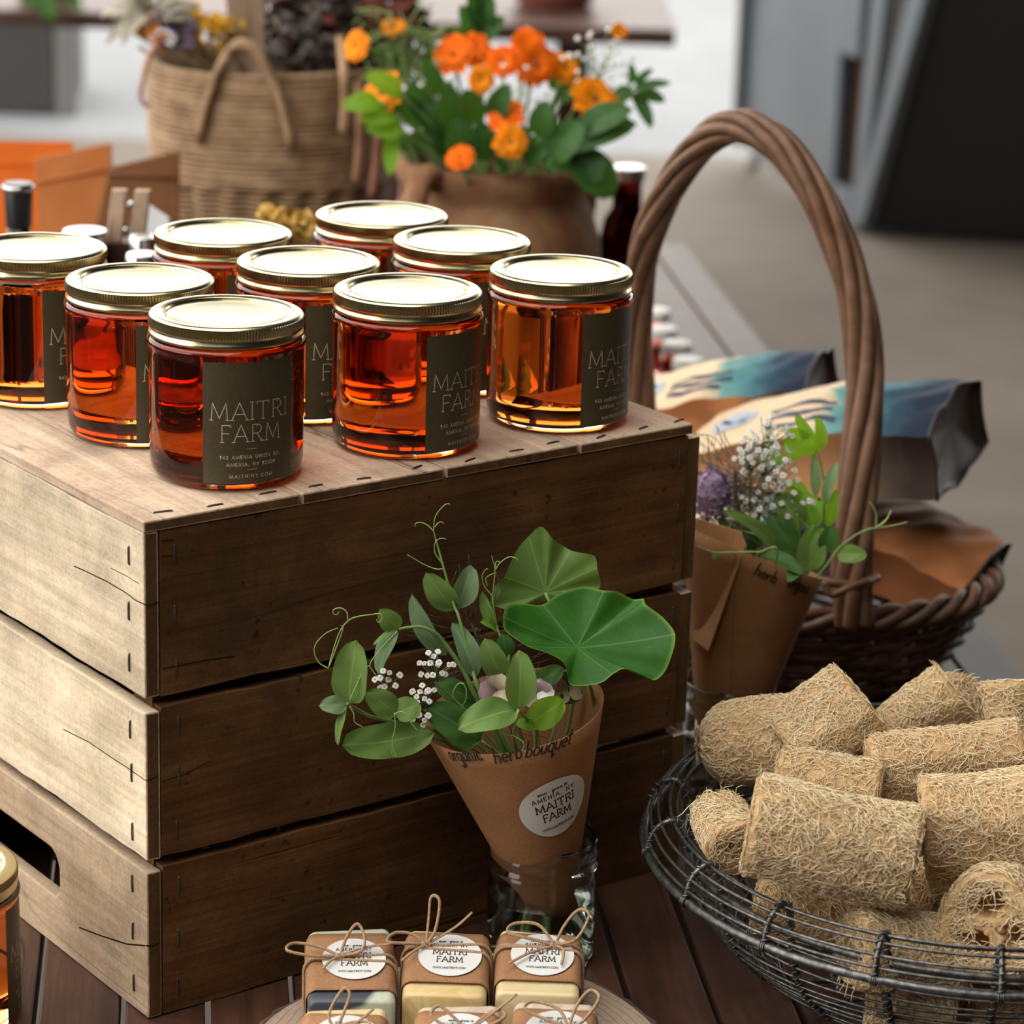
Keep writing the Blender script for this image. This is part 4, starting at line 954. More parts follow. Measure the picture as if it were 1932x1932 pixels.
SL = atz(868, 1992, 0.024); SL.z = 0
sl = thing('wood_slice', SL, 'round slice of wood with bark edge under the soap bars', 'wood slice')
SR = 0.119; ST = 0.024
rr = random.Random(2); ph = [rr.uniform(0, 6) for _ in range(4)]
def sw(a): return 1 + 0.03 * math.sin(2 * a + ph[0]) + 0.02 * math.sin(3 * a + ph[1]) + 0.012 * math.sin(7 * a + ph[2])
mb = MB(); mb.lathe([(0, 0.0), (SR * .97, 0.0), (SR * .97, ST - .0005), (SR * .965, ST), (0, ST)], 96, fn=lambda a, r, z, i: (r * sw(a), z)); mb.build('disc', M['slice_top'], sl, weld=True, auto=0.6)
mb = MB(); mb.lathe([(SR * .972, 0.0003), (SR * 1.01, 0.0006), (SR * 1.02, .012), (SR * 1.005, ST - 0.002), (SR * .972, ST - .0008)], 160, fn=lambda a, r, z, i: (r * sw(a) * (1 + .006 * math.sin(31 * a) * (i in (1, 2, 3)) + .006 * math.sin(53 * a + i)), z), closed=True); mb.build('bark', M['bark'], sl)

def soapm(name, base, streak, dark, amt):
    t = NT(name); v = t.coords((1, 1, 1)); f = t.noise(v, 38, 3, 0.5, 2.2); g = t.noise(v, 16, 2, 0.5, 1.2)
    c = t.ramp(f, [(0.40, base), (0.52, streak), (0.60, base)]); m = t.ramp(g, [(0.62 - amt, 0.0), (0.66 - amt, 1.0)])
    c = t.mix(m, c, dark); t.col(c); t.set(Roughness=0.42); t.p.inputs['Subsurface Weight'].default_value = 0.35; t.p.inputs['Subsurface Radius'].default_value = (0.012, 0.006, 0.003); t.p.inputs['Subsurface Scale'].default_value = 0.6
    t.bump(t.noise(v, 90, 3), 0.08, 0.001); return t.mat
SO = {'marble': soapm('marbled_soap', (0.50, 0.54, 0.42), (0.56, 0.58, 0.46), (0.05, 0.055, 0.075), 0.05), 'cream': soapm('cream_soap', (0.66, 0.52, 0.28), (0.70, 0.58, 0.34), (0.60, 0.46, 0.24), 0.0),
      'yellow': soapm('butter_soap', (0.62, 0.45, 0.19), (0.68, 0.54, 0.28), (0.62, 0.46, 0.2), 0.0), 'swirl': soapm('swirled_soap', (0.64, 0.54, 0.42), (0.54, 0.42, 0.33), (0.16, 0.11, 0.12), -0.07)}
M['twine'] = plain('paper_twine', (0.37, 0.235, 0.135), 0.85, var=0.35, scale=900)
def rrect(w, h, r, n=5):
    """rounded rectangle outline in x,z"""
    out = []
    for cx, cz, a0 in ((w / 2 - r, h / 2 - r, 0), (-w / 2 + r, h / 2 - r, 90), (-w / 2 + r, -h / 2 + r, 180), (w / 2 - r, -h / 2 + r, 270)):
        for k in range(n + 1):
            a = math.radians(a0 + 90 * k / n); out.append((cx + r * math.cos(a), cz + r * math.sin(a)))
    return out
def soap(loc, rz, label, mat, w=0.0475, d=0.068, h=0.027, wrap=(0.13, 0.90), bow=0, seed=0, text=True):
    """bar of width w (x), length d (y, 0 = near end), height h; paper sleeve open at both ends; twine over it"""
    r_ = random.Random(seed); t = thing('soap_bar', loc, label, 'soap', 'paper wrapped soap bars on the wood slice', rz)
    mb = MB(); N = 14
    def sec(j):
        y = j * d; e = min(j, 1 - j) * d; k = 1.0 if e > 0.003 else (0.90 + 0.10 * math.sqrt(max(0, 1 - (1 - e / 0.003) ** 2)))
        return y, k
    ol = rrect(w, h, 0.0045, 5); m = len(ol); ys = [0, 0.012, 0.03, 0.05, 0.2, 0.4, 0.6, 0.8, 0.95, 0.97, 0.988, 1.0]
    vs = []
    for j in ys:
        y, k = sec(j)
        for x, z in ol:
            bump = 0.0012 * math.sin(60 * x + seed) * (1 if (j > 0.94 and z > 0) else 0) + (0.0006 * math.sin(y * 300 + seed) if 0.04 < j < .2 else 0)
            vs.append((x * k, y, h / 2 + z * k + bump + 0.0002))
    fs = [tuple(range(m))] + [tuple(m * (len(ys) - 1) + k for k in range(m))[::-1]]
    for a in range(len(ys) - 1):
        for k in range(m): l = (k + 1) % m; fs.append((a * m + k, (a + 1) * m + k, (a + 1) * m + l, a * m + l))
    mb.add(vs, fs); bar = mb.build('bar', mat, t, auto=0.9)
    # ledge cut along the near end
    # paper sleeve
    g = 0.0009; ow = rrect(w + 2 * g, h + 2 * g, 0.0062, 6); m = len(ow); mb = MB(); nj = 10; vs = []
    y0, y1 = wrap[0] * d, wrap[1] * d
    for j in range(nj + 1):
        for k, (x, z) in enumerate(ow):
            s = j / nj; lift = 0.0012 * (1 - s) ** 3 * math.cos(x / w * PI) * (1 if z > 0 else 0); bow_in = 0.0022 * (1 - s) ** 2 * math.cos(x / w * 2 * PI) * (1 if z > 0 else 0)
            vs.append((x + r_.uniform(-1, 1) * .00012, y0 + (y1 - y0) * s - bow_in * 0.6, max(0.0003, h / 2 + z + 0.0006 + lift + r_.uniform(-1, 1) * .00012)))
    fs = [(j * m + k, j * m + (k + 1) % m, (j + 1) * m + (k + 1) % m, (j + 1) * m + k) for j in range(nj) for k in range(m)]
    mb.add(vs, fs); sl_ = mb.build('paper_sleeve', M['kraft_wrap'], t); so = sl_.modifiers.new('thickness', 'SOLIDIFY'); so.thickness = 0.0003; so.offset = 1
    top = h + 2 * g + 0.0012
    # sticker
    mb = MB(); cx, cy = 0.002, (y0 + y1) / 2 + 0.001; ax, ay = 0.0182, 0.0205
    mb.grid(lambda i, j: (cx + ax * j * math.cos(2 * PI * i), cy + ay * j * math.sin(2 * PI * i), top), 40, 3)
    on = lambda x, y: (cx + x * 0.90, cy + y, top + 0.00015)
    sticker_text(mb, on, 0.0195); stk = mb.build('sticker', [M['sticker'], M['black_ink']], t, smooth=False); stk['label'] = 'white oval sticker with black lettering'
    # twine: two turns round the sleeve, a knot, two loops, two tails
    mb = MB(); rt_ = 0.00085; yk = (y0 + y1) / 2 + [0.001, 0.008, 0.008, 0.004, 0.002, 0.003][bow % 6]; xk = [-0.006, -0.012, 0.009, -.004, .006, .008][bow % 6]
    for q in (0, 1):
        ring = rrect(w + 2 * g + 0.0022, h + 2 * g + 0.0022, 0.0068, 4); yq = yk + (0.0012, -0.0014)[q]
        P = [Vector((x, yq + (0.004 * (x - xk) / w * (1, -1)[q] if z > 0 else 0.003 * (1, -1)[q]), max(0.0009, h / 2 + z + 0.0012))) for x, z in ring]
        mb.tube(P, rt_, 6, closed=True)
    K = Vector((xk, yk, top + 0.0014))
    for k in range(2): mb.tube([K + Vector((0.0022 * math.cos(a), 0.0014 * math.sin(a + k), 0.0012 * math.sin(2 * a + k))) for a in [2 * PI * i / 10 for i in range(10)]], 0.0009, 6, closed=True)
    LO = [[((-.012, .004, .003), (-.026, .006, .004), (-.030, -.001, .004), (-.016, -.003, .002)), ((.004, .008, .006), (.010, .013, .010), (.014, .008, .006), (.012, .001, .002))],
          [((.001, .008, .009), (.002, .012, .018), (.007, .010, .017), (.005, .003, .006)), ((-.008, .004, .003), (-.018, .003, .004), (-.022, -.004, .003), (-.010, -.003, .002))],
          [((.005, .008, .006), (.013, .014, .011), (.019, .011, .010), (.012, .001, .003)), ((-.010, .008, .006), (-.024, .010, .005), (-.027, .003, .004), (-.012, .001, .002))],
          [((.004, .006, .006), (.007, .012, .012), (.003, .014, .013), (-.004, .006, .005)), ((.008, -.004, .003), (.018, -.002, .004), (.016, .004, .003), (.006, .003, .002))],
          [((-.008, .004, .005), (-.016, .008, .008), (-.02, .003, .006), (-.01, -.001, .002)), ((.008, .006, .004), (.016, .010, .006), (.02, .006, .005), (.01, .001, .002))],
          [((-.006, .008, .005), (-.02, .012, .006), (-.024, .006, .005), (-.01, .002, .002)), ((.004, .010, .006), (.011, .017, .010), (.016, .012, .009), (.008, .002, .003))]][bow % 6]
    for lp in LO: mb.tube(curve([K] + [K + Vector(p) for p in lp] + [K], 6), 0.00085, 6)
    TA = [[(.012, .004, .002), (.030, .005, .004)], [(.016, .006, .006), (.026, .010, .012)], [(-.014, -.010, .001), (-.026, -.022, .0015)], [(.012, .004, .003), (.02, .01, .006)], [(.014, .008, .006), (.026, .014, .012)], [(-.012, -.006, .002), (-.022, -.012, .002)]][bow % 6]
    TB_ = [[(-.005, -.006, .001), (-.010, -.014, .001)], [(-.006, -.008, .001), (-.013, -.019, .0015)], [(.005, -.008, .002), (.004, -.020, .001)], [(-.006, -.006, .001), (-.012, -.014, .001)], [(-.004, -.008, .001), (-.010, -.016, .001)], [(.006, -.007, .001), (.006, -.016, .001)]][bow % 6]
    for tl_ in (TA, TB_): mb.tube(curve([K] + [K + Vector(p) for p in tl_], 6), [0.0009] * 12 + [0.0008] * 1, 6, flat=0.6)
    mb.build('twine', M['twine'], t)
    for ch in t.children:          # bars cut a little thicker at the far end
        for v in ch.data.vertices: v.co.z *= 1 + 0.30 * max(0.0, v.co.y) / d
    return t
ZS = ST + 0.0004
def sp(pxx, pxy): p = atz(pxx, pxy, ZS + 0.027); p.z = ZS; return p
# the near top edge of each bar read off the photo
near = {'a': (664, 1890), 'b': (838, 1879), 'c': (1014, 1876)}
SM = math.radians(2)
soap(sp(*near['a']), math.radians(5), 'dark marbled green soap bar, left in the back row of soaps', SO['marble'], d=0.074, w=0.049, wrap=(0.10, 0.90), bow=0, seed=1)
soap(sp(*near['b']), math.radians(0), 'butter yellow soap bar in the middle of the back row, its bow loop upright', SO['yellow'], d=0.064, wrap=(0.14, 0.93), bow=1, seed=2)
soap(sp(*near['c']), math.radians(-1), 'cream soap bar right in the back row, touching the mason jar, bow on its right', SO['cream'], d=0.062, wrap=(0.15, 0.92), bow=2, seed=3)
far = {'d': (656, 1902), 'e': (862, 1898), 'f': (1040, 1893)}
for k, lab, mat, bow, rz, d in (('d', 'cream yellow soap bar, left in the front row, cut by the picture edge', 'cream', 3, 1, 0.066), ('e', 'pale swirled soap bar in the middle of the front row, cut by the picture edge', 'swirl', 4, -1, 0.066), ('f', 'pale swirled soap bar, right in the front row, cut by the picture edge', 'swirl', 5, -2, 0.066)):
    p = atz(*far[k], ZS + 0.0235 * 1.30); p.z = ZS; p.y -= d
    soap(p, math.radians(rz), lab, SO[mat], d=d, h=0.0235, w=0.0465, wrap=(0.1, 0.86), bow=bow, seed=ord(k))
# ---------------------------------------------------------------- wire basket
def wirem():
    t = NT('grey_wire'); v = t.coords(); f = t.noise(v, 260, 4); t.col(t.ramp(f, [(0.35, (0.07, 0.07, 0.065)), (0.65, (0.20, 0.20, 0.19))])); t.set(Metallic=0.85, Roughness=0.42); t.bump(f, 0.15, 0.0004); return t.mat
M['wire'] = wirem()
WB = Vector((0.2813, 1.5739, 0.0))
wb = thing('wire_basket', WB, 'wide round grey wire basket with rolled rim full of loofahs', 'basket')
def ring(name, R, z, r, seed=0, wob=0.0008, sides=8):
    q = random.Random(seed); ph = q.uniform(0, 6); ph2 = q.uniform(0, 6)
    P = [Vector(((R + wob * math.sin(3 * a + ph)) * math.cos(a), (R + wob * math.sin(3 * a + ph)) * math.sin(a), z + wob * math.sin(2 * a + ph2))) for a in [2 * PI * k / 160 for k in range(160)]]
    mb = MB(); mb.tube(P, r, sides, closed=True); return mb.build(name, M['wire'], wb)
ring('rim_wire', 0.1960, 0.0900, 0.0026, 1, 0.0004)
ring('inner_ring', 0.1720, 0.0890, 0.0024, 2, 0.0004)
for i, (R, z) in enumerate([(0.1950, 0.0972), (0.1925, 0.1035), (0.1880, 0.1085), (0.1815, 0.1105), (0.1765, 0.1075)]): ring('lip_wire', R, z, 0.00095, 10 + i)
def bowl(t):   # t 0 at the inner ring, 1 at the middle of the base
    return (0.1715 - 0.012 * t - 0.062 * t ** 2.2, 0.0865 - 0.083 * t ** 0.92)
NB = 13
for i in range(NB):
    R, z = bowl((i + 0.7) / NB); ring('bowl_wire', R, max(z, 0.0016), 0.00095, 30 + i, sides=6)
for i, R in enumerate((0.078, 0.058, 0.038, 0.02)): ring('base_wire', R, 0.0035, 0.00095, 60 + i, 0.0004, 6)
ribp = [(0.1962, 0.0905), (0.1952, 0.0972), (0.1926, 0.1037), (0.1880, 0.1087), (0.1815, 0.1108), (0.1765, 0.1078), (0.1735, 0.098), (0.1722, 0.089)] + [bowl(t) for t in np.linspace(0.03, 1, 12)] + [(0.05, 0.0035), (0.004, 0.0035)]
NR = 18
for k in range(NR):
    a = 2 * PI * (k + 0.34) / NR; ca, sa = math.cos(a), math.sin(a); mb = MB()
    mb.tube(curve([Vector((r * ca, r * sa, max(z, 0.003))) for r, z in ribp], 3), 0.0018, 7)
    # thin wire coiled round the rib where hoops cross it
    cw = [Vector((r * ca, r * sa, max(z, .003))) for r, z in curve([Vector((r, z, 0)) for r, z in ribp[:18]], 3) for _ in (0,)] if False else None
    path = curve([Vector((r * ca, r * sa, max(z, 0.003))) for r, z in ribp[:19]], 8); hx = []
    side = Vector((-sa, ca, 0))
    for i_, p in enumerate(path[:-1]):
        t_ = (path[i_ + 1] - p).normalized(); nn = t_.cross(side)
        for s_ in range(2):
            ang = (i_ * 2 + s_) * 0.62; hx.append(p.lerp(path[i_ + 1], s_ / 2) + (side * math.cos(ang) + nn * math.sin(ang)) * 0.0024)
    mb.tube(hx, 0.00055, 4)
    # tie on the rim
    for q in range(3):
        c_ = Vector((0.196 * ca, 0.196 * sa, 0.090)) + side * (q - 1) * 0.0013
        rad = Vector((ca, sa, 0)); mb.tube([c_ + (rad * math.cos(b_) + Vector((0, 0, 1)) * math.sin(b_)) * 0.0031 for b_ in [2 * PI * i_ / 10 for i_ in range(10)]], 0.0006, 4, closed=True)
    mb.build('rib', M['wire'], wb)

# ---------------------------------------------------------------- loofahs
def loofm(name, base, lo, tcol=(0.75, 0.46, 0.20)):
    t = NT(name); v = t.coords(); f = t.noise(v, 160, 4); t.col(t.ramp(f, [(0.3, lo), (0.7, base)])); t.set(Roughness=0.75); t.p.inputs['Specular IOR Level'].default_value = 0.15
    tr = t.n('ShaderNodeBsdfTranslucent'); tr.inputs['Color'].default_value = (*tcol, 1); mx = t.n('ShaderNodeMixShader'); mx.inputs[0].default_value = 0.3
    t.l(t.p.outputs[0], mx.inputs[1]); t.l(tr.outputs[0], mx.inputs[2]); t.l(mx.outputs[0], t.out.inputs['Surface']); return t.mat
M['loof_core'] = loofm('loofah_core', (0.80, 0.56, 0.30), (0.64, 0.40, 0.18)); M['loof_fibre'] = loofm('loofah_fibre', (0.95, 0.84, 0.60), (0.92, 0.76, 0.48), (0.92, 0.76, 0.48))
def loofah(p0, p1, r0, r1, label, n_f, seed, squash=0.85, up=(0, 0, 1), tipped=False, fl=0.017, fr=0.00030, hollow=True, bend=0.0):
    """cut length of fibrous sponge between the end centres p0, p1"""
    q = random.Random(seed); rg = np.random.default_rng(seed)
    p0 = Vector(p0); p1 = Vector(p1); o = (p0 + p1) / 2; ax = p1 - p0; L = ax.length; ax = ax / L
    up = Vector(up); u = (up - ax * up.dot(ax)).normalized(); s = ax.cross(u)
    ph = [q.uniform(0, 6) for _ in range(8)]
    def surf(i, a, k=1.0):
        R = (r0 + (r1 - r0) * i) * k
        if tipped: R *= min(1.0, math.sqrt(max(0.0, 1 - max(0, (0.32 - i) / 0.32) ** 2.2)) + 0.02)
        R *= 1 + 0.05 * math.sin(2 * a + ph[0] + 2 * i) + 0.04 * math.sin(3 * a + ph[1]) + 0.03 * math.sin(7 * i + ph[2] + a) + 0.02 * math.sin(9 * a + 5 * i + ph[3])
        z = math.sin(a) * R * squash; y = math.cos(a) * R
        return ax * ((i - 0.5) * L) + u * (z + bend * L * math.sin(PI * i)) + s * y
    mb = MB(); N = 40
    if hollow:   # the wall turns in at the cut ends to three dark channels; a shallow dished face stands for the pith
        ys = [0.0] + list(np.linspace(0, 1, 14)) + [1.0]
    prof = [(0.0, 0.05), (0.0, 0.18), (0.0, 0.27), (0.0, 0.36), (0.0, 0.48), (0.0, 0.58), (0.0, 0.68), (0.0, 0.8), (0.0, 0.96)] + [(x, 1.0) for x in np.linspace(0.03, 0.97, 14)] + [(1.0, 0.96), (1.0, 0.8), (1.0, 0.68), (1.0, 0.58), (1.0, 0.48), (1.0, 0.36), (1.0, 0.27), (1.0, 0.18), (1.0, 0.05)]
    vs = []
    for j, (i, k) in enumerate(prof):
        for c in range(N):
            a = 2 * PI * c / N; p = surf(i, a, k)
            if k < 0.9:
                dep = 0.0
                if hollow: dep = 0.024 * (1 if 0.25 < k < 0.7 and math.sin(1.5 * a + ph[4]) ** 2 > 0.38 + 0.9 * abs(k - .48) else 0)
                p = p + ax * (dep if i < 0.5 else -dep)
            j_ = 0.0007; vs.append(p + Vector((q.uniform(-j_, j_), q.uniform(-j_, j_), q.uniform(-j_, j_))))
    m = len(prof); fs = [(j * N + c, j * N + (c + 1) % N, (j + 1) * N + (c + 1) % N, (j + 1) * N + c) for j in range(m - 1) for c in range(N)] + [tuple(range(N))[::-1], tuple((m - 1) * N + c for c in range(N))]
    mb.add(vs, fs, 0)
    # fibres lying loosely over the skin, in wandering directions
    for _ in range(int(n_f * 1.9)):
        endf = q.random() < 0.26
        i = q.random(); a = q.uniform(0, 2 * PI); da = q.gauss(0, 1); di = q.gauss(0, 1) * 0.9
        nrm = math.hypot(da, di) + 1e-6; da /= nrm; di /= nrm; ln = fl * q.uniform(0.5, 1.4); st_ = ln / 5; P = []; turn_ = q.gauss(0, 0.5); lift = q.uniform(0.0002, 0.0016)
        if endf:
            e = 0.0 if q.random() < 0.5 else 1.0; k = q.uniform(0.3, 1.0); ang = q.uniform(0, 6.28)
            k = q.uniform(0.72, 1.0) if (0.25 < k < 0.7 and math.sin(1.5 * a + ph[4]) ** 2 > 0.3) else k; base = surf(e, a, k); d = (u * math.sin(ang) + s * math.cos(ang)); rd_ = (base - ax * base.dot(ax)); d = -d if (k > 0.45 and d.dot(rd_) > -0.3 * rd_.length) else d; out = ax * (-1 if e == 0 else 1)
            for st2_ in range(5):
                P.append(base + d * st_ * .8 * st2_ + out * (lift + 0.0006 * math.sin(st2_ * 1.3 + ang))); d = (d + (s if st2_ % 2 else u) * turn_ * .5).normalized()
        else:
            for st2_ in range(6):
                if not (-0.006 < i < 1.006): break
                ii = i; b = surf(ii, a); ctr = ax * ((ii - .5) * L); out = (b - ctr).normalized()
                P.append(b + out * (lift + 0.0009 * math.sin(st2_ * 1.1 + ph[5] + a)))
                c_, s_ = math.cos(turn_), math.sin(turn_); da, di = da * c_ - di * s_, da * s_ + di * c_
                i += di * st_ / L; a += da * st_ / max(r0, r1, 0.01); turn_ += q.gauss(0, 0.28)
        if len(P) < 3: continue
        r_ = fr * q.uniform(0.6, 1.25); mb.tube(P, [r_ * .7] + [r_] * (len(P) - 2) + [r_ * .6], 3, 1, cap=False)
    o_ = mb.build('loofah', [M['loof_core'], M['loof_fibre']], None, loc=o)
    return tag(o_, label, 'loofah', 'loofahs in the wire basket')
def A(x, y, Y): return aty(x, y, Y)
k_ = 5348.5 / 1.68
loofah(A(1418, 1553, 1.462), A(1724, 1617, 1.448), 98 / k_, 92 / k_, 'large loofah in front, lying level on the near rim, left of its neighbour', 2600, 1, 0.92)
loofah(A(1748, 1580, 1.500), A(2010, 1560, 1.49), 118 / k_, 122 / k_, 'loofah to the right of the large front one, cut by the picture edge', 1800, 2, 0.95)
loofah(A(1318, 1402, 1.640), A(1545, 1392, 1.635), 84 / k_, 92 / k_, 'long loofah with a rounded end pointing left at the back of the basket', 1300, 3, 0.9, tipped=True)
loofah(A(1500, 1420, 1.615), A(1625, 1320, 1.625), 98 / k_, 92 / k_, 'folded loofah tilted up right beside the rounded one, its cut edge in shade', 1400, 4, 0.85)
loofah(A(1640, 1462, 1.585), A(1925, 1430, 1.590), 78 / k_, 80 / k_, 'loofah lying across the middle behind the large front ones', 1300, 5, 0.9)
loofah(A(1690, 1390, 1.655), A(1800, 1300, 1.66), 72 / k_, 78 / k_, 'tilted loofah standing at the back, third from the left along the top', 900, 6, 0.8)
loofah(A(1800, 1395, 1.65), A(1775, 1290, 1.672), 74 / k_, 70 / k_, 'short loofah tucked behind the tilted back one', 700, 16, 0.8)
loofah(A(1925, 1440, 1.640), A(1920, 1290, 1.66), 72 / k_, 78 / k_, 'upright loofah at the back right, cut by the picture edge', 1000, 7, 0.85)
loofah(A(1395, 1600, 1.500), A(1352, 1535, 1.545), 56 / k_, 50 / k_, 'small shaded loofah at the left, squeezed between the rim and the large one', 700, 8, 0.95)
loofah(A(1610, 1790, 1.432), A(1800, 1810, 1.45), 70 / k_, 70 / k_, 'loofah low in front, seen partly through the rim wires', 1100, 9, 0.9)
loofah(A(1872, 1752, 1.425), A(1945, 1700, 1.505), 98 / k_, 98 / k_, 'loofah at the lower right showing its round cut end with hollow channels', 1600, 10, 0.95)
loofah(A(1660, 1700, 1.500), A(1800, 1680, 1.51), 66 / k_, 66 / k_, 'shaded loofah deep between the front ones', 500, 11, 0.9)
loofah(A(1640, 1880, 1.455), A(1800, 1900, 1.447), 66 / k_, 66 / k_, 'loofah at the basket floor in front, behind the side wires', 700, 12, 0.9)
loofah(A(1820, 1905, 1.46), A(1990, 1895, 1.47), 66 / k_, 66 / k_, 'loofah at the basket floor at the lower right picture corner', 600, 13, 0.9)

loofah(A(1470, 1470, 1.575), A(1660, 1500, 1.56), 70 / k_, 70 / k_, 'loofah hidden behind the large front one, its upper side just showing', 700, 14, 0.9)
loofah(A(1430, 1700, 1.500), A(1640, 1745, 1.485), 60 / k_, 60 / k_, 'loofah in the shade under the large front one', 600, 15, 0.9)
loofah(A(1860, 1640, 1.515), A(1990, 1660, 1.50), 60 / k_, 60 / k_, 'loofah in the shade between the right ones, at the picture edge', 400, 17, 0.9)
# ---------------------------------------------------------------- wicker basket with the tall twisted handle, and the bags in it
M['willow'] = plain('brown_willow', (0.10, 0.05, 0.028), 0.5, var=0.45, scale=70, bump=0.2)
M['willow_handle'] = plain('handle_willow', (0.135, 0.068, 0.036), 0.45, var=0.35, scale=55, bump=0.25, Specular_IOR_Level=0.3)
hb = Vector((0.175, 2.145, 0.0)); BA, BB_, BR = 0.205, 0.150, math.radians(-13)
bk = thing('wicker_basket', hb, 'dark wicker basket with a tall twisted arch handle, holding paper bags', 'basket')
def oval(a, k=1.0, dk=0.0):
    x = (BA * k + dk) * math.cos(a); y = (BB_ * k + dk) * math.sin(a); c, s = math.cos(BR), math.sin(BR); return Vector((x * c - y * s, x * s + y * c, 0))
mb = MB(); NW = 26; H_ = 0.078
for row in range(11):       # randing: rods weave in and out of the stakes
    z = 0.006 + row * (H_ - 0.006) / 11; k = 0.80 + 0.20 * (row / 11) ** 0.8
    P = []
    for i in range(NW * 6):
        a = 2 * PI * i / (NW * 6); P.append(oval(a, k, 0.0028 * math.sin(a * NW / 2 + PI * row)) + Vector((0, 0, z + 0.0006 * math.sin(9 * a + row))))
    mb.tube(P, 0.0033, 6, closed=True)
mb.build('woven_wall', M['willow'], bk)
mb = MB()
for i in range(NW):
    a = 2 * PI * (i + .5) / NW; mb.tube([oval(a, 0.78) + Vector((0, 0, 0.003)), oval(a, 0.80 + .1) + Vector((0, 0, .04)), oval(a, 1.0) + Vector((0, 0, H_ + .003))], 0.0028, 6)
mb.build('stakes', M['willow'], bk)
mb = MB(); mb.grid(lambda i, j: oval(2 * PI * i, 0.79 * j) + Vector((0, 0, 0.0035 + 0.0008 * math.sin(40 * j))), 48, 8); so = mb.build('base', M['willow'], bk)
for q in range(4):          # plaited border
    mb = MB(); P = []
    for i in range(220):
        a = 2 * PI * i / 220; b_ = a * 11 + q * PI / 2; P.append(oval(a, 1.0, 0.0075 * math.cos(b_)) + Vector((0, 0, H_ + 0.006 + 0.0065 * math.sin(b_))))
    mb.tube(P, 0.0042, 7, closed=True); mb.build('border_strand', M['willow'], bk)
# handle: several willow rods twisted round each other along an arch read off the photo
arch = [(1612, 1180, 1.985), (1606, 1100, 1.990), (1612, 1000, 2.000), (1625, 850, 2.020), (1632, 720, 2.04), (1622, 600, 2.055), (1595, 490, 2.07), (1548, 380, 2.085), (1490, 292, 2.105), (1440, 253, 2.12), (1395, 238, 2.135), (1348, 252, 2.15), (1298, 300, 2.165), (1255, 370, 2.18), (1222, 450, 2.20), (1206, 540, 2.215), (1203, 640, 2.225), (1208, 740, 2.235), (1215, 830, 2.24), (1218, 930, 2.24)]
AP = curve([aty(*p) for p in arch], 10); nA = len(AP)
for q in range(7):
    mb = MB(); P = []; rads = []
    N0 = None
    for i, p in enumerate(AP):
        t_ = (AP[min(i + 1, nA - 1)] - AP[max(i - 1, 0)]).normalized(); n_ = Vector((0.42, 0.9, 0.05)); n_ = (n_ - t_ * n_.dot(t_)).normalized(); b_ = t_.cross(n_)
        ang = 2 * PI * q / 6 + i * 0.062; w_ = 0.0092 if q < 6 else 0.0; w_ *= 1.0 + 0.06 * math.sin(i * .13 + q * 2)
        taper = 1.12 - 0.32 * i / nA
        P.append(p + (n_ * math.cos(ang) + b_ * math.sin(ang)) * w_ * taper - hb); rads.append((0.0054 if q < 6 else 0.0062) * taper * (1 + 0.05 * math.sin(i * .07 + 5 * q)))
    mb.tube(P, rads, 9); mb.build('handle_rod', M['willow_handle'], bk)
mb = MB(); mb.tube(shift(curve([aty(1540, 1092, 1.962), aty(1575, 1100, 1.955), aty(1622, 1105, 1.962), aty(1655, 1090, 1.985)], 8), hb), 0.0035, 7); mb.tube(shift(curve([aty(1555, 1098, 1.95), aty(1568, 1122, 1.948), aty(1600, 1110, 1.95), aty(1640, 1095, 1.97)], 8), hb), 0.0028, 7)
mb.build('wrapped_rod', M['willow_handle'], bk)

# printed paper bags
def bagm(name, seed):
    """u (UV x) runs from the seal to the bottom gusset, print on the upper face only (UV y > .5 selects the face by ring position)"""
    t = NT(name); tc = t.n('ShaderNodeTexCoord'); sp_ = t.n('ShaderNodeSeparateXYZ'); t.l(tc.outputs['UV'], sp_.inputs[0]); v = t.coords(); f = t.noise(v, 22, 5, 0.6, 0.5)
    u = t.math('ADD', sp_.outputs[0], t.math('MULTIPLY', t.math('SUBTRACT', f, 0.5), 0.30))
    pr = t.ramp(u, [(0.54, (0.66, 0.50, 0.33)), (0.60, (0.14, 0.30, 0.28)), (0.72, (0.06, 0.17, 0.20)), (0.82, (0.028, 0.062, 0.092)), (0.92, (0.018, 0.028, 0.05))])
    side = t.ramp(u, [(0.66, (0.50, 0.24, 0.11)), (0.74, (0.13, 0.10, 0.075)), (0.9, (0.06, 0.04, 0.035))])
    topm = t.ramp(sp_.outputs[1], [(0.0, 1.0), (0.499, 1.0), (0.501, 0.0)], 'CONSTANT')
    t.col(t.mix(topm, side, pr)); t.set(Roughness=0.65); t.p.inputs['Specular IOR Level'].default_value = 0.12; t.bump(t.noise(v, 35, 4), 0.3, 0.004); return t.mat
M['bag_brown'] = plain('brown_bag', (0.33, 0.13, 0.05), 0.6, var=0.2, scale=20, Specular_IOR_Level=0.1)
M['bag'] = bagm('printed_kraft_bag', 1); M['bag_ink'] = plain('blue_bag_ink', (0.03, 0.045, 0.09), 0.5); M['bag_dark'] = plain('bag_bottom', (0.045, 0.028, 0.024), 0.45, var=.3)
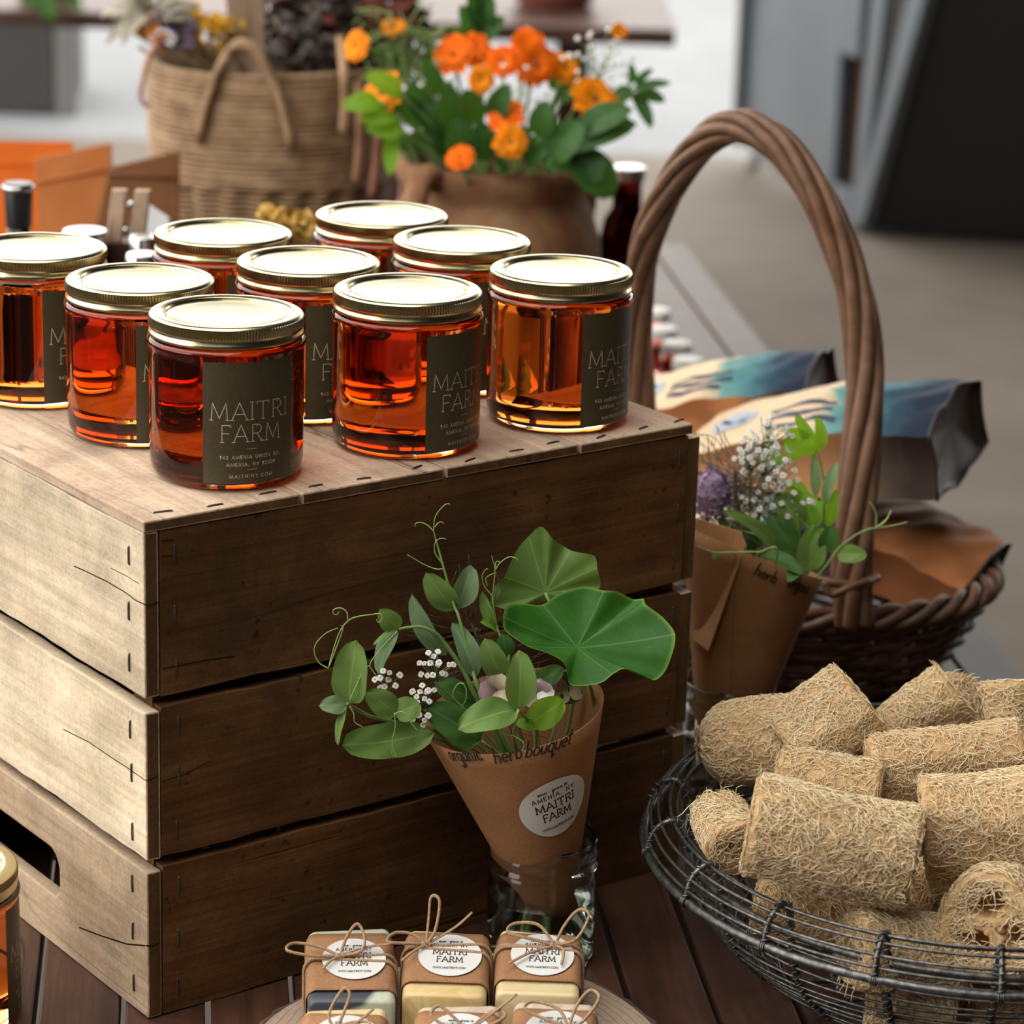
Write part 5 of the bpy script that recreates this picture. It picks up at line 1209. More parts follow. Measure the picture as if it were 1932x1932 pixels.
def bag(loc, dirv, wv, L, Wd, Th, label, seed, emblem=True, mat='bag'):
    """pouch lying down: from flat seal to boxy bottom along dirv, width along wv"""
    d = Vector(dirv).normalized(); w_ = Vector(wv); w_ = (w_ - d * w_.dot(d)).normalized(); n = d.cross(w_); n = n if n.z > 0 else -n
    t = thing('paper_bag', loc, label, 'paper bag', 'printed paper bags in the wicker basket'); q = random.Random(seed); ph = [q.uniform(0, 6) for _ in range(4)]
    def f(i, j):
        th = Th * (0.10 + 0.90 * min(1, (i / 0.55)) ** 0.7); wd = Wd * (1.0 - 0.06 * math.sin(PI * i))
        # ring: first half = upper face, second half = far side, lower face, near side
        if j < 0.5: s = j / 0.5; y = (s - .5) * wd; z = th / 2 + th * 0.28 * math.sin(PI * s) * math.sin(PI * min(.72, i * 1.1)) ** .5
        elif j < 0.65: s = (j - .5) / .15; y = wd / 2 - 0.1 * th * math.sin(PI * s); z = th / 2 - s * th
        elif j < 0.85: s = (j - .65) / .20; y = wd / 2 - s * wd; z = -th / 2 - th * 0.1 * math.sin(PI * s)
        else: s = (j - .85) / .15; y = -wd / 2 + 0.1 * th * math.sin(PI * s); z = -th / 2 + s * th
        z += 0.0016 * math.sin(i * 17 + y * 90 + ph[0]) * i + 0.0010 * math.sin(i * 31 - y * 140 + ph[1])
        return d * ((i - .5) * L) + w_ * y + n * z
    mb = MB(); mb.grid(f, 26, 40); k = len(mb.v)
    mb.build('pouch', M[mat], t, auto=0.9)
    mb = MB(); end = [f(1.0, j / 40) for j in range(40)]; c = sum(end, Vector()) / 40
    ring2 = [p.lerp(c, 0.12) - d * 0.004 for p in end]; mb.add(end + ring2 + [c - d * 0.006], [(a, (a + 1) % 40, 40 + (a + 1) % 40, 40 + a) for a in range(40)] + [(40 + a, 40 + (a + 1) % 40, 80) for a in range(40)])
    mb.build('bottom_gusset', M['bag_dark'], t)
    mb = MB(); mb.tube(end, 0.0014, 6, closed=True); mb.build('gusset_seam', M['bag_dark'], t)
    if emblem:
        mb = MB()
        def on(x, y): # lettering and emblem on the upper face (x along d, y across)
            i = x / L + .5; s = y / Wd + .5; p = f(i, max(.01, min(.49, s * .5))); return p + n * 0.0006
        mb.grid(lambda i, j: on(-0.30 * L + 0.020 * j * math.cos(2 * PI * i), -0.12 * Wd + 0.020 * j * math.sin(2 * PI * i)), 32, 3, 0)
        ink(mb, [[(-0.30 * L - .012, -0.12 * Wd + .006), (-.30 * L - .002, -0.12 * Wd - .003), (-.30 * L + .010, -0.12 * Wd - .008)], [(-.30 * L + .004, -.12 * Wd - .006), (-.30 * L + .011, -.12 * Wd + .002)]], 0.005, lambda x, y: on(x, y) + n * .0004, 1)
        for r_ in range(3):
            y0 = -Wd * (0.36 - 0.10 * r_); x = -0.14 * L
            while x < 0.10 * L:
                wl = q.uniform(.006, .014); ink(mb, [[(x, y0 + q.uniform(-.001, .001)), (x + wl, y0 + q.uniform(-.001, .001))]], 0.0055, on, 1); x += wl + .004
        mb.build('print', [plain('pale_blue_print', (0.36, 0.42, 0.50), 0.5), M['bag_ink']], t)
    return t
p0 = aty(1285, 815, 2.19); p1 = aty(1782, 838, 2.09); dd = p1 - p0
bag((p0 + p1) / 2 + Vector((0.015, 0.035, -0.010)), dd + Vector((0, 0, 0.01)), (0.25, 1, 0.10), dd.length * 1.02, 0.125, 0.052, 'large printed paper bag on top, beige to navy, dark end right of the handle', 3)
p0 = aty(1150, 762, 2.32); p1 = aty(1560, 750, 2.26); dd = p1 - p0
bag((p0 + p1) / 2 + Vector((0, 0.03, -0.008)), dd + Vector((0, 0, 0.01)), (0.25, 1, 0.10), dd.length, 0.11, 0.040, 'smaller printed paper bag behind the large one, nearest the red jars', 5)
p0 = aty(1560, 930, 2.16); p1 = aty(1850, 1075, 2.10); dd = p1 - p0
bag((p0 + p1) / 2 + Vector((0, 0.015, -0.018)), dd, (0.2, 1, 0.25), dd.length * 1.05, 0.10, 0.040, 'brown paper bag tilted low, sticking out right beneath the large bag', 7, emblem=False, mat='bag_brown')
b4 = aty(1420, 950, 2.14)
bag(b4 + Vector((-0.005, 0.02, -0.03)), (1, -0.1, 0.0), (0.1, 1, 0.0), 0.15, 0.12, 0.05, 'pale paper bag under the large one, glimpsed left of the rear bunch', 9)

bag(Vector((0.135, 2.262, 0.118)), (1, -0.1, 0.0), (0.1, 1, 0.0), 0.17, 0.10, 0.055, 'paper bag underneath the smaller rear one, deep in the basket', 11, emblem=False, mat='bag_brown')
# ---------------------------------------------------------------- little jars with white lids
M['white_lid'] = plain('white_lid', (0.72, 0.72, 0.68), 0.35, var=0.04); M['red_jelly'] = glassm('red_jelly', (0.85, 0.10, 0.03), 1.42)
mini = None
MJ = [(1238, 588, 3.10, 'rearmost of the little white lidded jars by the basket handle'), (1250, 622, 3.00, 'little white lidded jar, second from the back beside the handle'), (1277, 650, 2.93, 'little white lidded red jar, middle of the right line'), (1298, 681, 2.86, 'little white lidded red jar, second nearest in the right line'), (1334, 709, 2.80, 'nearest little white lidded jar, rightmost, right behind the paper bags'), (1222, 714, 2.80, 'little white lidded jar at the left, closest to the crate')]
def mini_jar(loc, label):
    j = thing('jelly_jar', loc, label, 'jar', 'little white lidded jars behind the bags')
    g = MB(); g.lathe([(0, .0005), (.015, 0), (.017, .002), (.0172, .03), (.0165, .036), (.0155, .039), (.0155, .044), (.0140, .044), (.0140, .0375), (.0158, .033), (.0160, .004), (0, .0035)], 32); g.build('glass', M['glass'], j, weld=True)
    g = MB(); g.lathe([(0, .0034), (.0161, .0039), (.0161, .032), (0, .032)], 32); g.build('jelly', M['red_jelly'], j, weld=True)
    g = MB(); g.lathe([(0, .0505), (.0145, .0505), (.0160, .0498), (.0165, .0485), (.0165, .0405), (.0158, .040), (.0158, .0465), (0, .0465)], 40); g.build('lid', M['white_lid'], j, weld=True, auto=.6); return j
for x, y, Y, lab in MJ:
    p = atz(x, y, 0.048); p.z = 0
    mini = mini_jar(p, lab) if mini is None else copy_tree(mini, p, 0.0, lab)

# ---------------------------------------------------------------- clay pot of orange flowers
def claym():
    t = NT('aged_terracotta'); v = t.coords(); f = t.noise(v, 14, 5, 0.6, 0.6); t.col(t.ramp(f, [(0.30, (0.13, 0.05, 0.02)), (0.48, (0.21, 0.09, 0.04)), (0.62, (0.28, 0.15, 0.07)), (0.75, (0.28, 0.22, 0.11))])); t.set(Roughness=0.9); t.bump(f, 0.2, .004); return t.mat
M['clay'] = claym()
PT = Vector((aty(930, 400, 2.74).x, 2.74, 0)); pot = thing('terracotta_pot', PT, 'aged terracotta pot with lug handles holding orange flowers', 'pot'); PK = 1.08
mb = MB(); mb.lathe([(r * PK, z * PK) for r, z in [(0, .002), (.06, 0), (.075, .02), (.094, .10), (.1000, .16), (.0985, .195), (.090, .222), (.083, .232), (.0825, .240), (.0885, .249), (.0905, .258), (.0885, .266), (.083, .268), (.078, .262), (.076, .240), (.085, .215), (.090, .16), (.08, .10), (.06, .03), (0, .03)]], 64); mb.build('body', M['clay'], pot, weld=True)
for s_, nm in ((-0.62, 'a'), (2.3, 'b')):
    mb = MB(); ca, sa = math.cos(-PI / 2 + s_), math.sin(-PI / 2 + s_)
    pth = [Vector((r * ca, r * sa, z)) * PK for r, z in ((.084, .255), (.096, .266), (.110, .258), (.116, .235), (.113, .205), (.100, .180), (.095, .165))]
    mb.tube(curve(pth, 5), 0.0125, 10, flat=0.8); mb.build('lug_handle', M['clay'], pot)
M['orange'] = plain('orange_petal', (0.80, 0.13, 0.004), 0.6, var=0.3, scale=90, Specular_IOR_Level=0.1); M['amber'] = plain('amber_petal', (0.80, 0.24, 0.006), 0.6, var=0.25, scale=90, Specular_IOR_Level=0.1)
M['back_leaf'] = leafm('garden_leaf', (0.022, 0.075, 0.018), (0.055, 0.135, 0.034), (0.10, 0.25, 0.02), 0.28); M['lime_leaf'] = leafm('lime_leaf', (0.11, 0.26, 0.02), (0.18, 0.36, 0.03), (0.30, 0.52, 0.02), 0.38)
MT = PT + Vector((0, 0, 0.235))
def marigold(x, y, Y, rpx, face, mat, label, seed):
    c = aty(x, y, Y); R = rpx * Y * 1.02 / 5348.5; q = random.Random(seed); o = MT
    t = thing('orange_flower', o, label, 'flower', 'orange flowers in the terracotta pot'); n = Vector(face).normalized(); s = n.orthogonal().normalized(); u = n.cross(s); mb = MB()
    for ringk, (rr_, lift, m_) in enumerate(((1.0, 0.0, 13), (0.72, 0.25, 11), (0.42, 0.42, 8))):
        for k in range(m_):
            a = 2 * PI * (k + .5 * ringk) / m_ + q.uniform(-.1, .1); d = (s * math.cos(a) + u * math.sin(a) + n * (lift + 0.18)).normalized()
            leaf_geo(mb, c - o + n * lift * R * .3, c - o + d * R * 1.1 * rr_ * q.uniform(.9, 1.05), R * 0.36, n, fold=0.3, curl=0.12, shape=(1.5, .6), ns=5, ntv=2)
    mb.build('bloom', M[mat], t)
    mb = MB(); mb.lathe([(0, .3 * R), (.09 * R, .26 * R), (.12 * R, .1 * R), (0, 0)], 10); h = mb.build('eye', M['dark_thread'], t); h.location = c - o + n * .1 * R; h.rotation_euler = n.to_track_quat('Z', 'Y').to_euler()
    root = MT + Vector(((c.x - MT.x) * .35, (c.y - MT.y) * .35, -0.04))
    stem(t, o, [c - n * .12 * R, c.lerp(root, .4) + Vector((0, .0, .01)), root], .0016, .002, M['stem'])
FL = [(676, 88, 2.70, 30, (-.6, -.7, .3), 'amber', 'single orange flower furthest left, level with the basket handle'), (742, 55, 2.74, 24, (0, -.6, .8), 'amber', 'small orange flower topmost on the left'), (725, 180, 2.66, 44, (-.5, -.7, .5), 'amber', 'elongated orange flower low on the left'),
      (858, 106, 2.72, 40, (-.3, -.8, .5), 'orange', 'red orange flower in the upper row, left of two touching'), (893, 98, 2.74, 36, (.1, -.8, .6), 'orange', 'red orange flower in the upper row, right of two touching'), (908, 150, 2.66, 26, (0, -1, .2), 'amber', 'small cup shaped orange flower below the upper row'),
      (948, 118, 2.72, 32, (0, -.8, .5), 'orange', 'orange flower in the centre of the upper row'), (995, 86, 2.76, 34, (.2, -.8, .6), 'orange', 'orange flower highest in the centre'), (1008, 122, 2.70, 42, (.3, -.9, .3), 'orange', 'large deep orange flower right of centre'),
      (1065, 130, 2.72, 30, (.4, -.8, .4), 'amber', 'orange flower half turned, right of the large deep one'), (1118, 190, 2.68, 46, (.4, -.7, .6), 'amber', 'large amber flower at the far right'), (955, 220, 2.64, 36, (-.3, -.8, .5), 'orange', 'deep orange flower in the lower middle'),
      (962, 268, 2.62, 32, (0, -1, .25), 'amber', 'open faced orange flower lowest in the middle'), (868, 300, 2.62, 28, (-.2, -.7, .7), 'orange', 'orange flower resting on the pot rim by the lug handle'), (1168, 60, 2.78, 17, (.3, -.8, .4), 'amber', 'tiny orange flower on a long stem at the upper right')]
for k, a in enumerate(FL): marigold(*a, seed=k)
def sprig(o, root, label, leaves, mat, group, Y, stem_r=.0014, zf=1.0):
    """leafy stem: leaves = (base px, tip px, half width px)"""
    t = thing('leafy_sprig', o, label, 'leafy stem', group); mb = MB(); k_ = Y * 1.02 / 5348.5
    bs = []
    for n_, (b_, tp, w_) in enumerate(leaves):
        bb_ = aty(*b_, Y + .008 * (n_ % 3)); bs.append(bb_); leaf_geo(mb, bb_ - o, aty(*tp, Y - .012 + .01 * (n_ % 2)) - o, w_ * k_, Vector((.1 * (n_ % 3 - 1), -.8, .6)), fold=.25, curl=.1, shape=(.85, .65), ns=10, ntv=6)
    mb.build('foliage', mat, t); mb = MB()
    for b_ in bs: mb.tube(shift(curve([root, root.lerp(b_, .6) + Vector((0, 0, .012)), b_], 5), o), stem_r, 5)
    mb.build('stems', M['stem'], t)
GS = 'leafy stems in the terracotta pot'
SPR = [('lime green leaves hanging out left over the pot', 'lime_leaf', 2.64, [((720, 195), (645, 200), 22), ((760, 180), (690, 140), 22), ((740, 250), (735, 330), 16), ((760, 250), (690, 240), 22), ((750, 215), (680, 225), 24)]),
       ('mid green leaves on the left above the pot rim', 'back_leaf', 2.68, [((800, 240), (740, 180), 26), ((810, 230), (770, 160), 26), ((820, 290), (770, 260), 28), ((840, 260), (800, 190), 30), ((850, 290), (830, 220), 30), ((790, 280), (720, 260), 22), ((830, 180), (800, 110), 18)]),
       ('dark green leaves in the middle above the pot rim', 'back_leaf', 2.64, [((880, 300), (860, 220), 32), ((920, 305), (905, 230), 30), ((890, 240), (880, 170), 28), ((950, 300), (1000, 240), 28), ((930, 230), (960, 160), 24), ((850, 240), (845, 160), 26), ((990, 310), (1040, 260), 28), ((960, 310), (930, 290), 26)]),
       ('broad dark leaves on the right of the pot', 'back_leaf', 2.62, [((1040, 300), (1100, 230), 36), ((1060, 280), (1200, 230), 32), ((1090, 250), (1190, 205), 30), ((1080, 290), (1160, 370), 40), ((1100, 280), (1120, 350), 34), ((1030, 290), (1080, 320), 30), ((1020, 260), (1030, 190), 26)]),
       ('pointed leaves on a long stem reaching far right', 'back_leaf', 2.72, [((1195, 170), (1265, 155), 10), ((1200, 175), (1255, 190), 14), ((1195, 175), (1230, 240), 14), ((1195, 170), (1150, 185), 14), ((1200, 165), (1230, 130), 10), ((1190, 160), (1190, 120), 10)]),
       ('green leaves standing up behind the upper flowers', 'back_leaf', 2.80, [((900, 70), (870, 10), 20), ((905, 65), (925, -10), 24), ((900, 60), (890, -20), 22), ((910, 80), (950, 30), 18), ((890, 90), (850, 50), 14), ((905, 40), (900, -50), 22)]),
       ('small grey green leaves among the upper left flowers', 'back_leaf', 2.76, [((760, 130), (735, 95), 12), ((770, 130), (790, 90), 12), ((770, 150), (720, 130), 14), ((800, 130), (820, 80), 12), ((740, 110), (700, 100), 10), ((1060, 190), (1100, 150), 16), ((1050, 170), (1040, 130), 14)])]
for k, (lab, mt, Y, lv) in enumerate(SPR): sprig(MT, MT + Vector((0.015 * math.cos(k * 2), 0.015 * math.sin(k * 2), -.03)), lab, lv, M[mt], GS, Y)
for n_, (cx_, cy_, sp_r, lab) in enumerate(((800, 200, .030, 'loose white florets among the left leaves of the pot'), (960, 180, .04, 'loose white florets in the centre of the pot bouquet'), (1130, 110, .035, 'airy white floret stems at the upper right of the pot bouquet'))):
    alyssum(MT, lab, (cx_, cy_), sp_r, 2.70, 26, 40 + n_, MT + Vector((0, 0, -.03)), 'airy floret stems in the terracotta pot', False, 1.3)

feathery(MT, 'fine pale green budded sprig at the top left of the pot bouquet', MT + Vector((0, 0, -.03)), aty(735, 20, 2.74), 0.055, 60, 31, plain('green_bud', (0.16, 0.22, 0.06), .7, var=.3), r=.0011)
# ---------------------------------------------------------------- tall woven basket of dried flowers
def rattanm():
    t = NT('pale_rattan'); v = t.coords(); f = t.noise(v, 40, 4); t.col(t.ramp(f, [(0.3, (0.20, 0.115, 0.055)), (0.5, (0.30, 0.19, 0.10)), (0.7, (0.38, 0.25, 0.14))])); t.set(Roughness=0.7); t.bump(f, .2); return t.mat
M['rattan'] = rattanm()
RB = Vector((aty(512, 300, 3.10).x, 3.10, 0)); rb = thing('woven_basket', RB, 'tall pale woven basket with loop handles full of dried flowers', 'basket')
def rad(z): return 0.100 + 0.030 * min(1, z / 0.20) ** .9 if z < .2 else 0.130 + 0.004 * math.sin((z - .2) * 14)
RH = 0.325
mb = MB(); mb.lathe([(rad(z) - .004, z) for z in np.linspace(.002, RH, 20)] + [(rad(z) - .010, z) for z in np.linspace(RH, .012, 12)] + [(0, .012)], 64, fn=lambda a, r, z, i: (r + (.0028 * math.cos(24 * a) if z < .205 and i < 20 else 0), z)); mb.build('wall', M['rattan'], rb)
mb = MB()
for i in range(24): z = .205 + i * .0052; mb.tube([Vector(((rad(z) + .0006 * math.sin(7 * a + i)) * math.cos(a), (rad(z) + .0006 * math.sin(7 * a + i)) * math.sin(a), z + .0015 * math.sin(3 * a + i * 1.3))) for a in [2 * PI * k / 72 for k in range(72)]], .0034, 5, closed=True)
mb.build('wound_band', M['rattan'], rb)
mb = MB()
for i in range(34):
    z = .008 + i * .0058; mb.tube([Vector(((rad(z) + .0036 * math.cos(24 * a) - .001) * math.cos(a), (rad(z) + .0036 * math.cos(24 * a) - .001) * math.sin(a), z)) for a in [2 * PI * k / 144 for k in range(144)]], .0022, 4, closed=True)
mb.build('woven_strands', M['rattan'], rb)
for s_ in (-0.12, PI - .12):
    mb = MB(); a0 = -PI / 2 + s_; P = []
    for k in range(15):
        b_ = -0.36 + .72 * k / 14; P.append(Vector(((rad(.28) + .008) * math.cos(a0 + b_), (rad(.28) + .008) * math.sin(a0 + b_), .255 + .105 * math.sin(PI * k / 14) ** .8)))
    for q in range(3): mb.tube(curve([p + Vector((0, .003 * math.cos(i * .9 + q * 2.1), .003 * math.sin(i * .9 + q * 2.1))) for i, p in enumerate(P)], 3), .0046, 7)
    mb.build('loop_handle', M['rattan'], rb)
DT = RB + Vector((0, 0, .25)); DG = 'dried bunches in the woven basket'
def dried(label, cpx, R, Y, n, mat, seed, shape='puff', name='dried_bunch', tip=None):
    c = aty(*cpx, Y); q = random.Random(seed); t = thing(name, DT, label, 'dried flowers', DG); mb = MB()
    for k in range(n):
        d = Vector((q.gauss(0, 1), q.gauss(0, .7), q.gauss(0, .8))); d.normalize(); p = c + d * R * q.uniform(.3, 1.0)
        if shape == 'puff':
            for m_ in range(7):
                e = Vector((q.gauss(0, 1), q.gauss(0, 1), q.gauss(0, 1))).normalized(); leaf_geo(mb, p - DT, p + e * R * .28 - DT, R * .10, Vector((0, -.7, .7)), ns=3, ntv=2)
        else:
            e = (d + Vector((0, 0, .4))).normalized(); leaf_geo(mb, c + d * R * .1 - DT, c + e * R * q.uniform(.7, 1.15) - DT, R * .13, Vector((0, -.8, .5)), curl=.3, fold=.5, ns=8, ntv=2)
    mb.build('heads', mat, t); mb = MB()
    for k in range(6):
        e = c + Vector((q.uniform(-.5, .5), q.uniform(-.5, .5), -.3)) * R; mb.tube(shift(curve([e, e.lerp(DT, .5), DT + Vector((q.uniform(-.04, .04), q.uniform(-.03, .03), -.05))], 4), DT), .0013, 5)
    mb.build('stems', M['dry_stem'], t)
M['dry_stem'] = plain('dry_stem', (0.26, 0.18, 0.10), .8, var=.3)
dried('mustard yellow dried flower cluster beside the basket loop', (385, 62), .034, 3.06, 30, plain('mustard_dry', (0.50, 0.27, 0.02), .8, var=.4, Specular_IOR_Level=0.08), 1)
dried('yellow dried flower head left of the wooden post', (425, 50), .022, 3.04, 16, plain('mustard_dry_two', (0.55, 0.30, 0.03), .8, var=.3, Specular_IOR_Level=0.08), 2)
dried('grey green dried leaves hanging out to the left of the basket', (285, 30), .060, 3.05, 16, plain('grey_dry_leaf', (0.36, 0.33, 0.26), .8, var=.3, Specular_IOR_Level=0.08), 3, 'leaf')
dried('dark dried leaves and purple statice at the left rim', (330, 70), .034, 3.04, 22, plain('purple_dry', (0.10, 0.075, 0.10), .8, var=.6, Specular_IOR_Level=0.08), 4)
dried('rust dried leaf cluster drooping over the left rim', (282, 75), .026, 3.02, 8, plain('rust_dry', (0.45, 0.17, 0.04), .7, var=.4, Specular_IOR_Level=0.08), 5, 'leaf')
dried('dusty pink dried stems behind the wooden post', (480, 15), .045, 3.12, 14, plain('pink_dry', (0.33, 0.14, 0.12), .8, var=.4, Specular_IOR_Level=0.08), 6, 'leaf')
dried('dark brown dried bunch on the right side of the basket', (620, 60), .075, 3.12, 60, plain('brown_dry', (0.055, 0.033, 0.028), .9, var=.5, Specular_IOR_Level=0.08), 7)
dried('dark grey brown dried tuft in the middle of the basket', (560, 70), .045, 3.08, 34, plain('grey_dry', (0.11, 0.095, 0.085), .9, var=.5, Specular_IOR_Level=0.08), 8)
dried('reddish dried grass bunch leaning right over the rim', (700, 60), .060, 3.10, 34, plain('red_dry', (0.14, 0.05, 0.035), .85, var=.5, Specular_IOR_Level=0.08), 9, 'leaf')
dried('broad dark dried mass filling the right half of the woven basket', (655, 25), .085, 3.16, 80, plain('dark_dry', (0.045, 0.028, 0.024), .9, var=.5, Specular_IOR_Level=0.08), 17)
dried('dark dried heads low along the right rim of the woven basket', (655, 95), .055, 3.08, 40, plain('black_dry', (0.03, 0.02, 0.018), .9, var=.5, Specular_IOR_Level=0.08), 18)
dried('pale orange dried strawflower tuft upper left', (320, 20), .030, 3.1, 12, plain('peach_dry', (0.48, 0.24, 0.12), .8, var=.3, Specular_IOR_Level=0.08), 10)
t = thing('dried_pod', DT, 'curled rust coloured dried stem hanging down outside the left rim', 'dried flowers', DG)
stem(t, DT, [aty(300, 85, 3.0), aty(282, 105, 2.965), aty(270, 150, 2.955), aty(265, 180, 2.955), aty(272, 196, 2.955), aty(285, 200, 2.957)], .0035, .0022, plain('rust_stem', (0.40, 0.20, 0.12), .7))
t = thing('wooden_post', DT, 'pale upright wooden stake rising out of the woven basket', 'stake')
p_ = aty(466, 95, 3.08); mb = MB(); mb.box((p_.x - .021 - DT.x, 3.08 - .014 - DT.y, -.2), (p_.x + .021 - DT.x, 3.08 + .014 - DT.y, p_.z - DT.z + .20)); mb.build('stake', wood('stake_wood', 2, (0.34, 0.22, 0.14), (0.44, 0.30, 0.2), (0.5, 0.36, 0.25)), t, smooth=False, bevel=.002)
for k, (x0, y0, x1, y1, lab) in enumerate(((648, 130, 648, 250, 'pale raffia strand hanging on the right of the woven basket'), (680, 200, 672, 345, 'brown raffia strand hanging between basket and pot'), (715, 230, 702, 370, 'reddish raffia strand hanging beside the pot'))):
    t = thing('raffia_strand', DT, lab, 'raffia', 'raffia strands on the woven basket'); Yk = 2.955 - .01 * k
    mb = MB(); mb.tube(shift(curve([aty(x0 - 6, y0 - 60, 3.03), aty(x0, y0, Yk), aty((x0 + x1) / 2 + 3, (y0 + y1) / 2, Yk), aty(x1, y1, Yk)], 6), DT), .0055, 6, flat=.45); mb.build('strand', plain('raffia_%d' % (k + 1), ((0.36, 0.22, 0.12), (0.24, 0.12, 0.06), (0.22, 0.09, 0.055))[k], .8), t)

# ---------------------------------------------------------------- things on the left behind the jars
def envelope(poly, Y, lean, mat, label, th=.018):
    """upright kraft pouch; outline read off the photo, standing on the table"""
    P = [aty(x, y, Y) for x, y in poly]; c = sum(P, Vector()) / len(P); base = Vector((c.x, Y, 0)); t = thing('kraft_pouch', base, label, 'paper pouch', 'kraft pouches behind the jars')
    top = max(p.z for p in P); mb = MB(); n = len(P)
    front = [Vector((p.x - base.x, lean * p.z - th * (1 - p.z / top) - .001, p.z)) for p in P]; back = [Vector((p.x - base.x, lean * p.z + th * (1 - p.z / top) + .001, p.z)) for p in P]
    mb.add(front + back, [tuple(range(n)), tuple(range(2 * n - 1, n - 1, -1))] + [(k, n + k, n + (k + 1) % n, (k + 1) % n) for k in range(n)])
    mb.build('pouch', mat, t, smooth=False, bevel=.0015)
    pf = [p.lerp(front[0], 0) for p in front]
    a, b = front[0].lerp(front[-1], .10), front[1].lerp(front[2], .10)
    mb = MB(); mb.tube([a + Vector((0, -.0015, 0)), b + Vector((0, -.0015, 0))], .0016, 5); mb.build('fold', mat, t)
def zpx(px_, Y): return 966 + 0  # unused
def foot(x, Y):
    # pixel row where depth Y meets the table below column x
    lo, hi = 300, 1400
    for _ in range(40):
        m_ = (lo + hi) / 2
        if aty(x, m_, Y).z > 0.0005: lo = m_
        else: hi = m_
    return hi
M['pouch_orange'] = paperm('orange_kraft', (0.62, 0.20, 0.035), trans=.45, tc=(0.95, 0.33, 0.04)); M['pouch_tan'] = paperm('tan_kraft', (0.50, 0.22, 0.075), trans=.35, tc=(0.85, 0.32, 0.06)); M['pouch_brown'] = paperm('brown_kraft', (0.20, 0.085, 0.036), trans=.12, tc=(0.4, 0.15, 0.05))
for pl, Y, ln, mt, lab in (([(-40, 268), (136, 270), (150, foot(150, 3.02)), (-30, foot(-30, 3.02))], 3.02, 0.03, 'pouch_orange', 'bright orange kraft pouch at the far left, lit through from behind'),
                          ([(62, 300), (208, 272), (232, foot(232, 2.9)), (95, foot(95, 2.9))], 2.90, .03, 'pouch_tan', 'tan orange kraft pouch in the middle of the three'),
                          ([(205, 318), (338, 287), (330, foot(330, 2.82)), (175, foot(175, 2.82)), (182, 420)], 2.82, .03, 'pouch_brown', 'dark brown kraft pouch nearest the woven basket')):
    envelope(pl, Y, ln, M[mt], lab)
# bottle with black cap
M['black_plastic'] = plain('black_plastic', (0.015, 0.015, 0.017), .3, var=.1); M['amber_glass'] = glassm('amber_glass', (0.25, 0.06, 0.03), 1.48); M['steel'] = plain('bright_steel', (0.6, 0.6, 0.6), .2, 1.0, .05)
bp = aty(36, 430, 2.35); bo = Vector((bp.x, 2.35, 0)); t = thing('capped_bottle', bo, 'clear bottle with tall black cap at the left picture edge', 'bottle'); zc = aty(36, 345, 2.35).z; zn = aty(36, 428, 2.35).z
mb = MB(); mb.lathe([(0, .001), (.022, 0), (.024, .004), (.024, zn - .045), (.018, zn - .028), (.010, zn - .018), (.010, zn + .006), (.0085, zn + .006), (.0085, zn - .018), (.022, zn - .048), (.022, .006), (0, .006)], 32); mb.build('glass', M['glass'], t, weld=True)
mb = MB(); mb.lathe([(0, zc), (.0118, zc), (.0124, zc - .002), (.0108, zn), (0, zn)], 28); mb.build('cap', M['black_plastic'], t, weld=True, auto=.6)
mb = MB(); mb.lathe([(.0122, zc - .0015), (.0134, zc - .002), (.0134, zc - .006), (.0124, zc - .0062)], 28, closed=True); mb.build('cap_ring', M['steel'], t)
# wooden peg clip standing behind the jars
cp = aty(236, 420, 2.28); co = Vector((cp.x, 2.28, 0)); t = thing('wooden_clip', co, 'pale wooden peg clip on a dark holder behind the left jars', 'clip'); z1_ = aty(236, 357, 2.28).z; z0_ = aty(236, 462, 2.28).z
M['peg'] = wood('peg_wood', 2, (0.42, 0.27, 0.17), (0.52, 0.36, 0.25), (0.58, 0.42, 0.3))
for dx in (-.0095, .0095):
    mb = MB(); sh = Matrix.Shear('XY', 4, (0, 0)); mb.box((-.0062, -.005, z0_), (.0062, .005, z1_)); 
    mb.v = [(x + dx + (z - z0_) * .12, y, z) for x, y, z in mb.v]; mb.build('prong', M['peg'], t, smooth=False, bevel=.001)
mb = MB(); mb.tube([Vector((-.004, 0, z0_ + .012)), Vector((.004, 0, z0_ + .012))], .0042, 8); mb.tube([Vector((.000, 0, z1_ - .012)), Vector((.010, 0, z1_ - .012))], .0036, 8); mb.build('spring', M['steel'], t)
mb = MB(); mb.box((-.018, -.012, 0), (.014, .012, z0_ + .004)); mb.build('holder', M['far_table'], t, smooth=False, bevel=.001)
# grey card leaning by it
t = thing('grey_card', aty(300, 420, 2.42) * 1, 'small grey card leaning behind the wooden clip', 'card'); o_ = t.location; mb = MB()
q_ = [aty(258, 372, 2.42), aty(318, 412, 2.38), aty(318, 480, 2.38), aty(258, 480, 2.42)]; mb.add([p - o_ for p in q_] + [p - o_ + Vector((.001, .002, 0)) for p in q_], [(0, 1, 2, 3), (7, 6, 5, 4), (0, 4, 5, 1), (1, 5, 6, 2), (2, 6, 7, 3), (3, 7, 4, 0)]); cz = min(v[2] for v in mb.v); mb.v = [(x, y, z if z > cz + .02 else -o_.z + .0005) for x, y, z in mb.v]
mb.build('card', plain('grey_card_stock', (0.42, 0.42, 0.43), .5, var=.03), t, smooth=False)
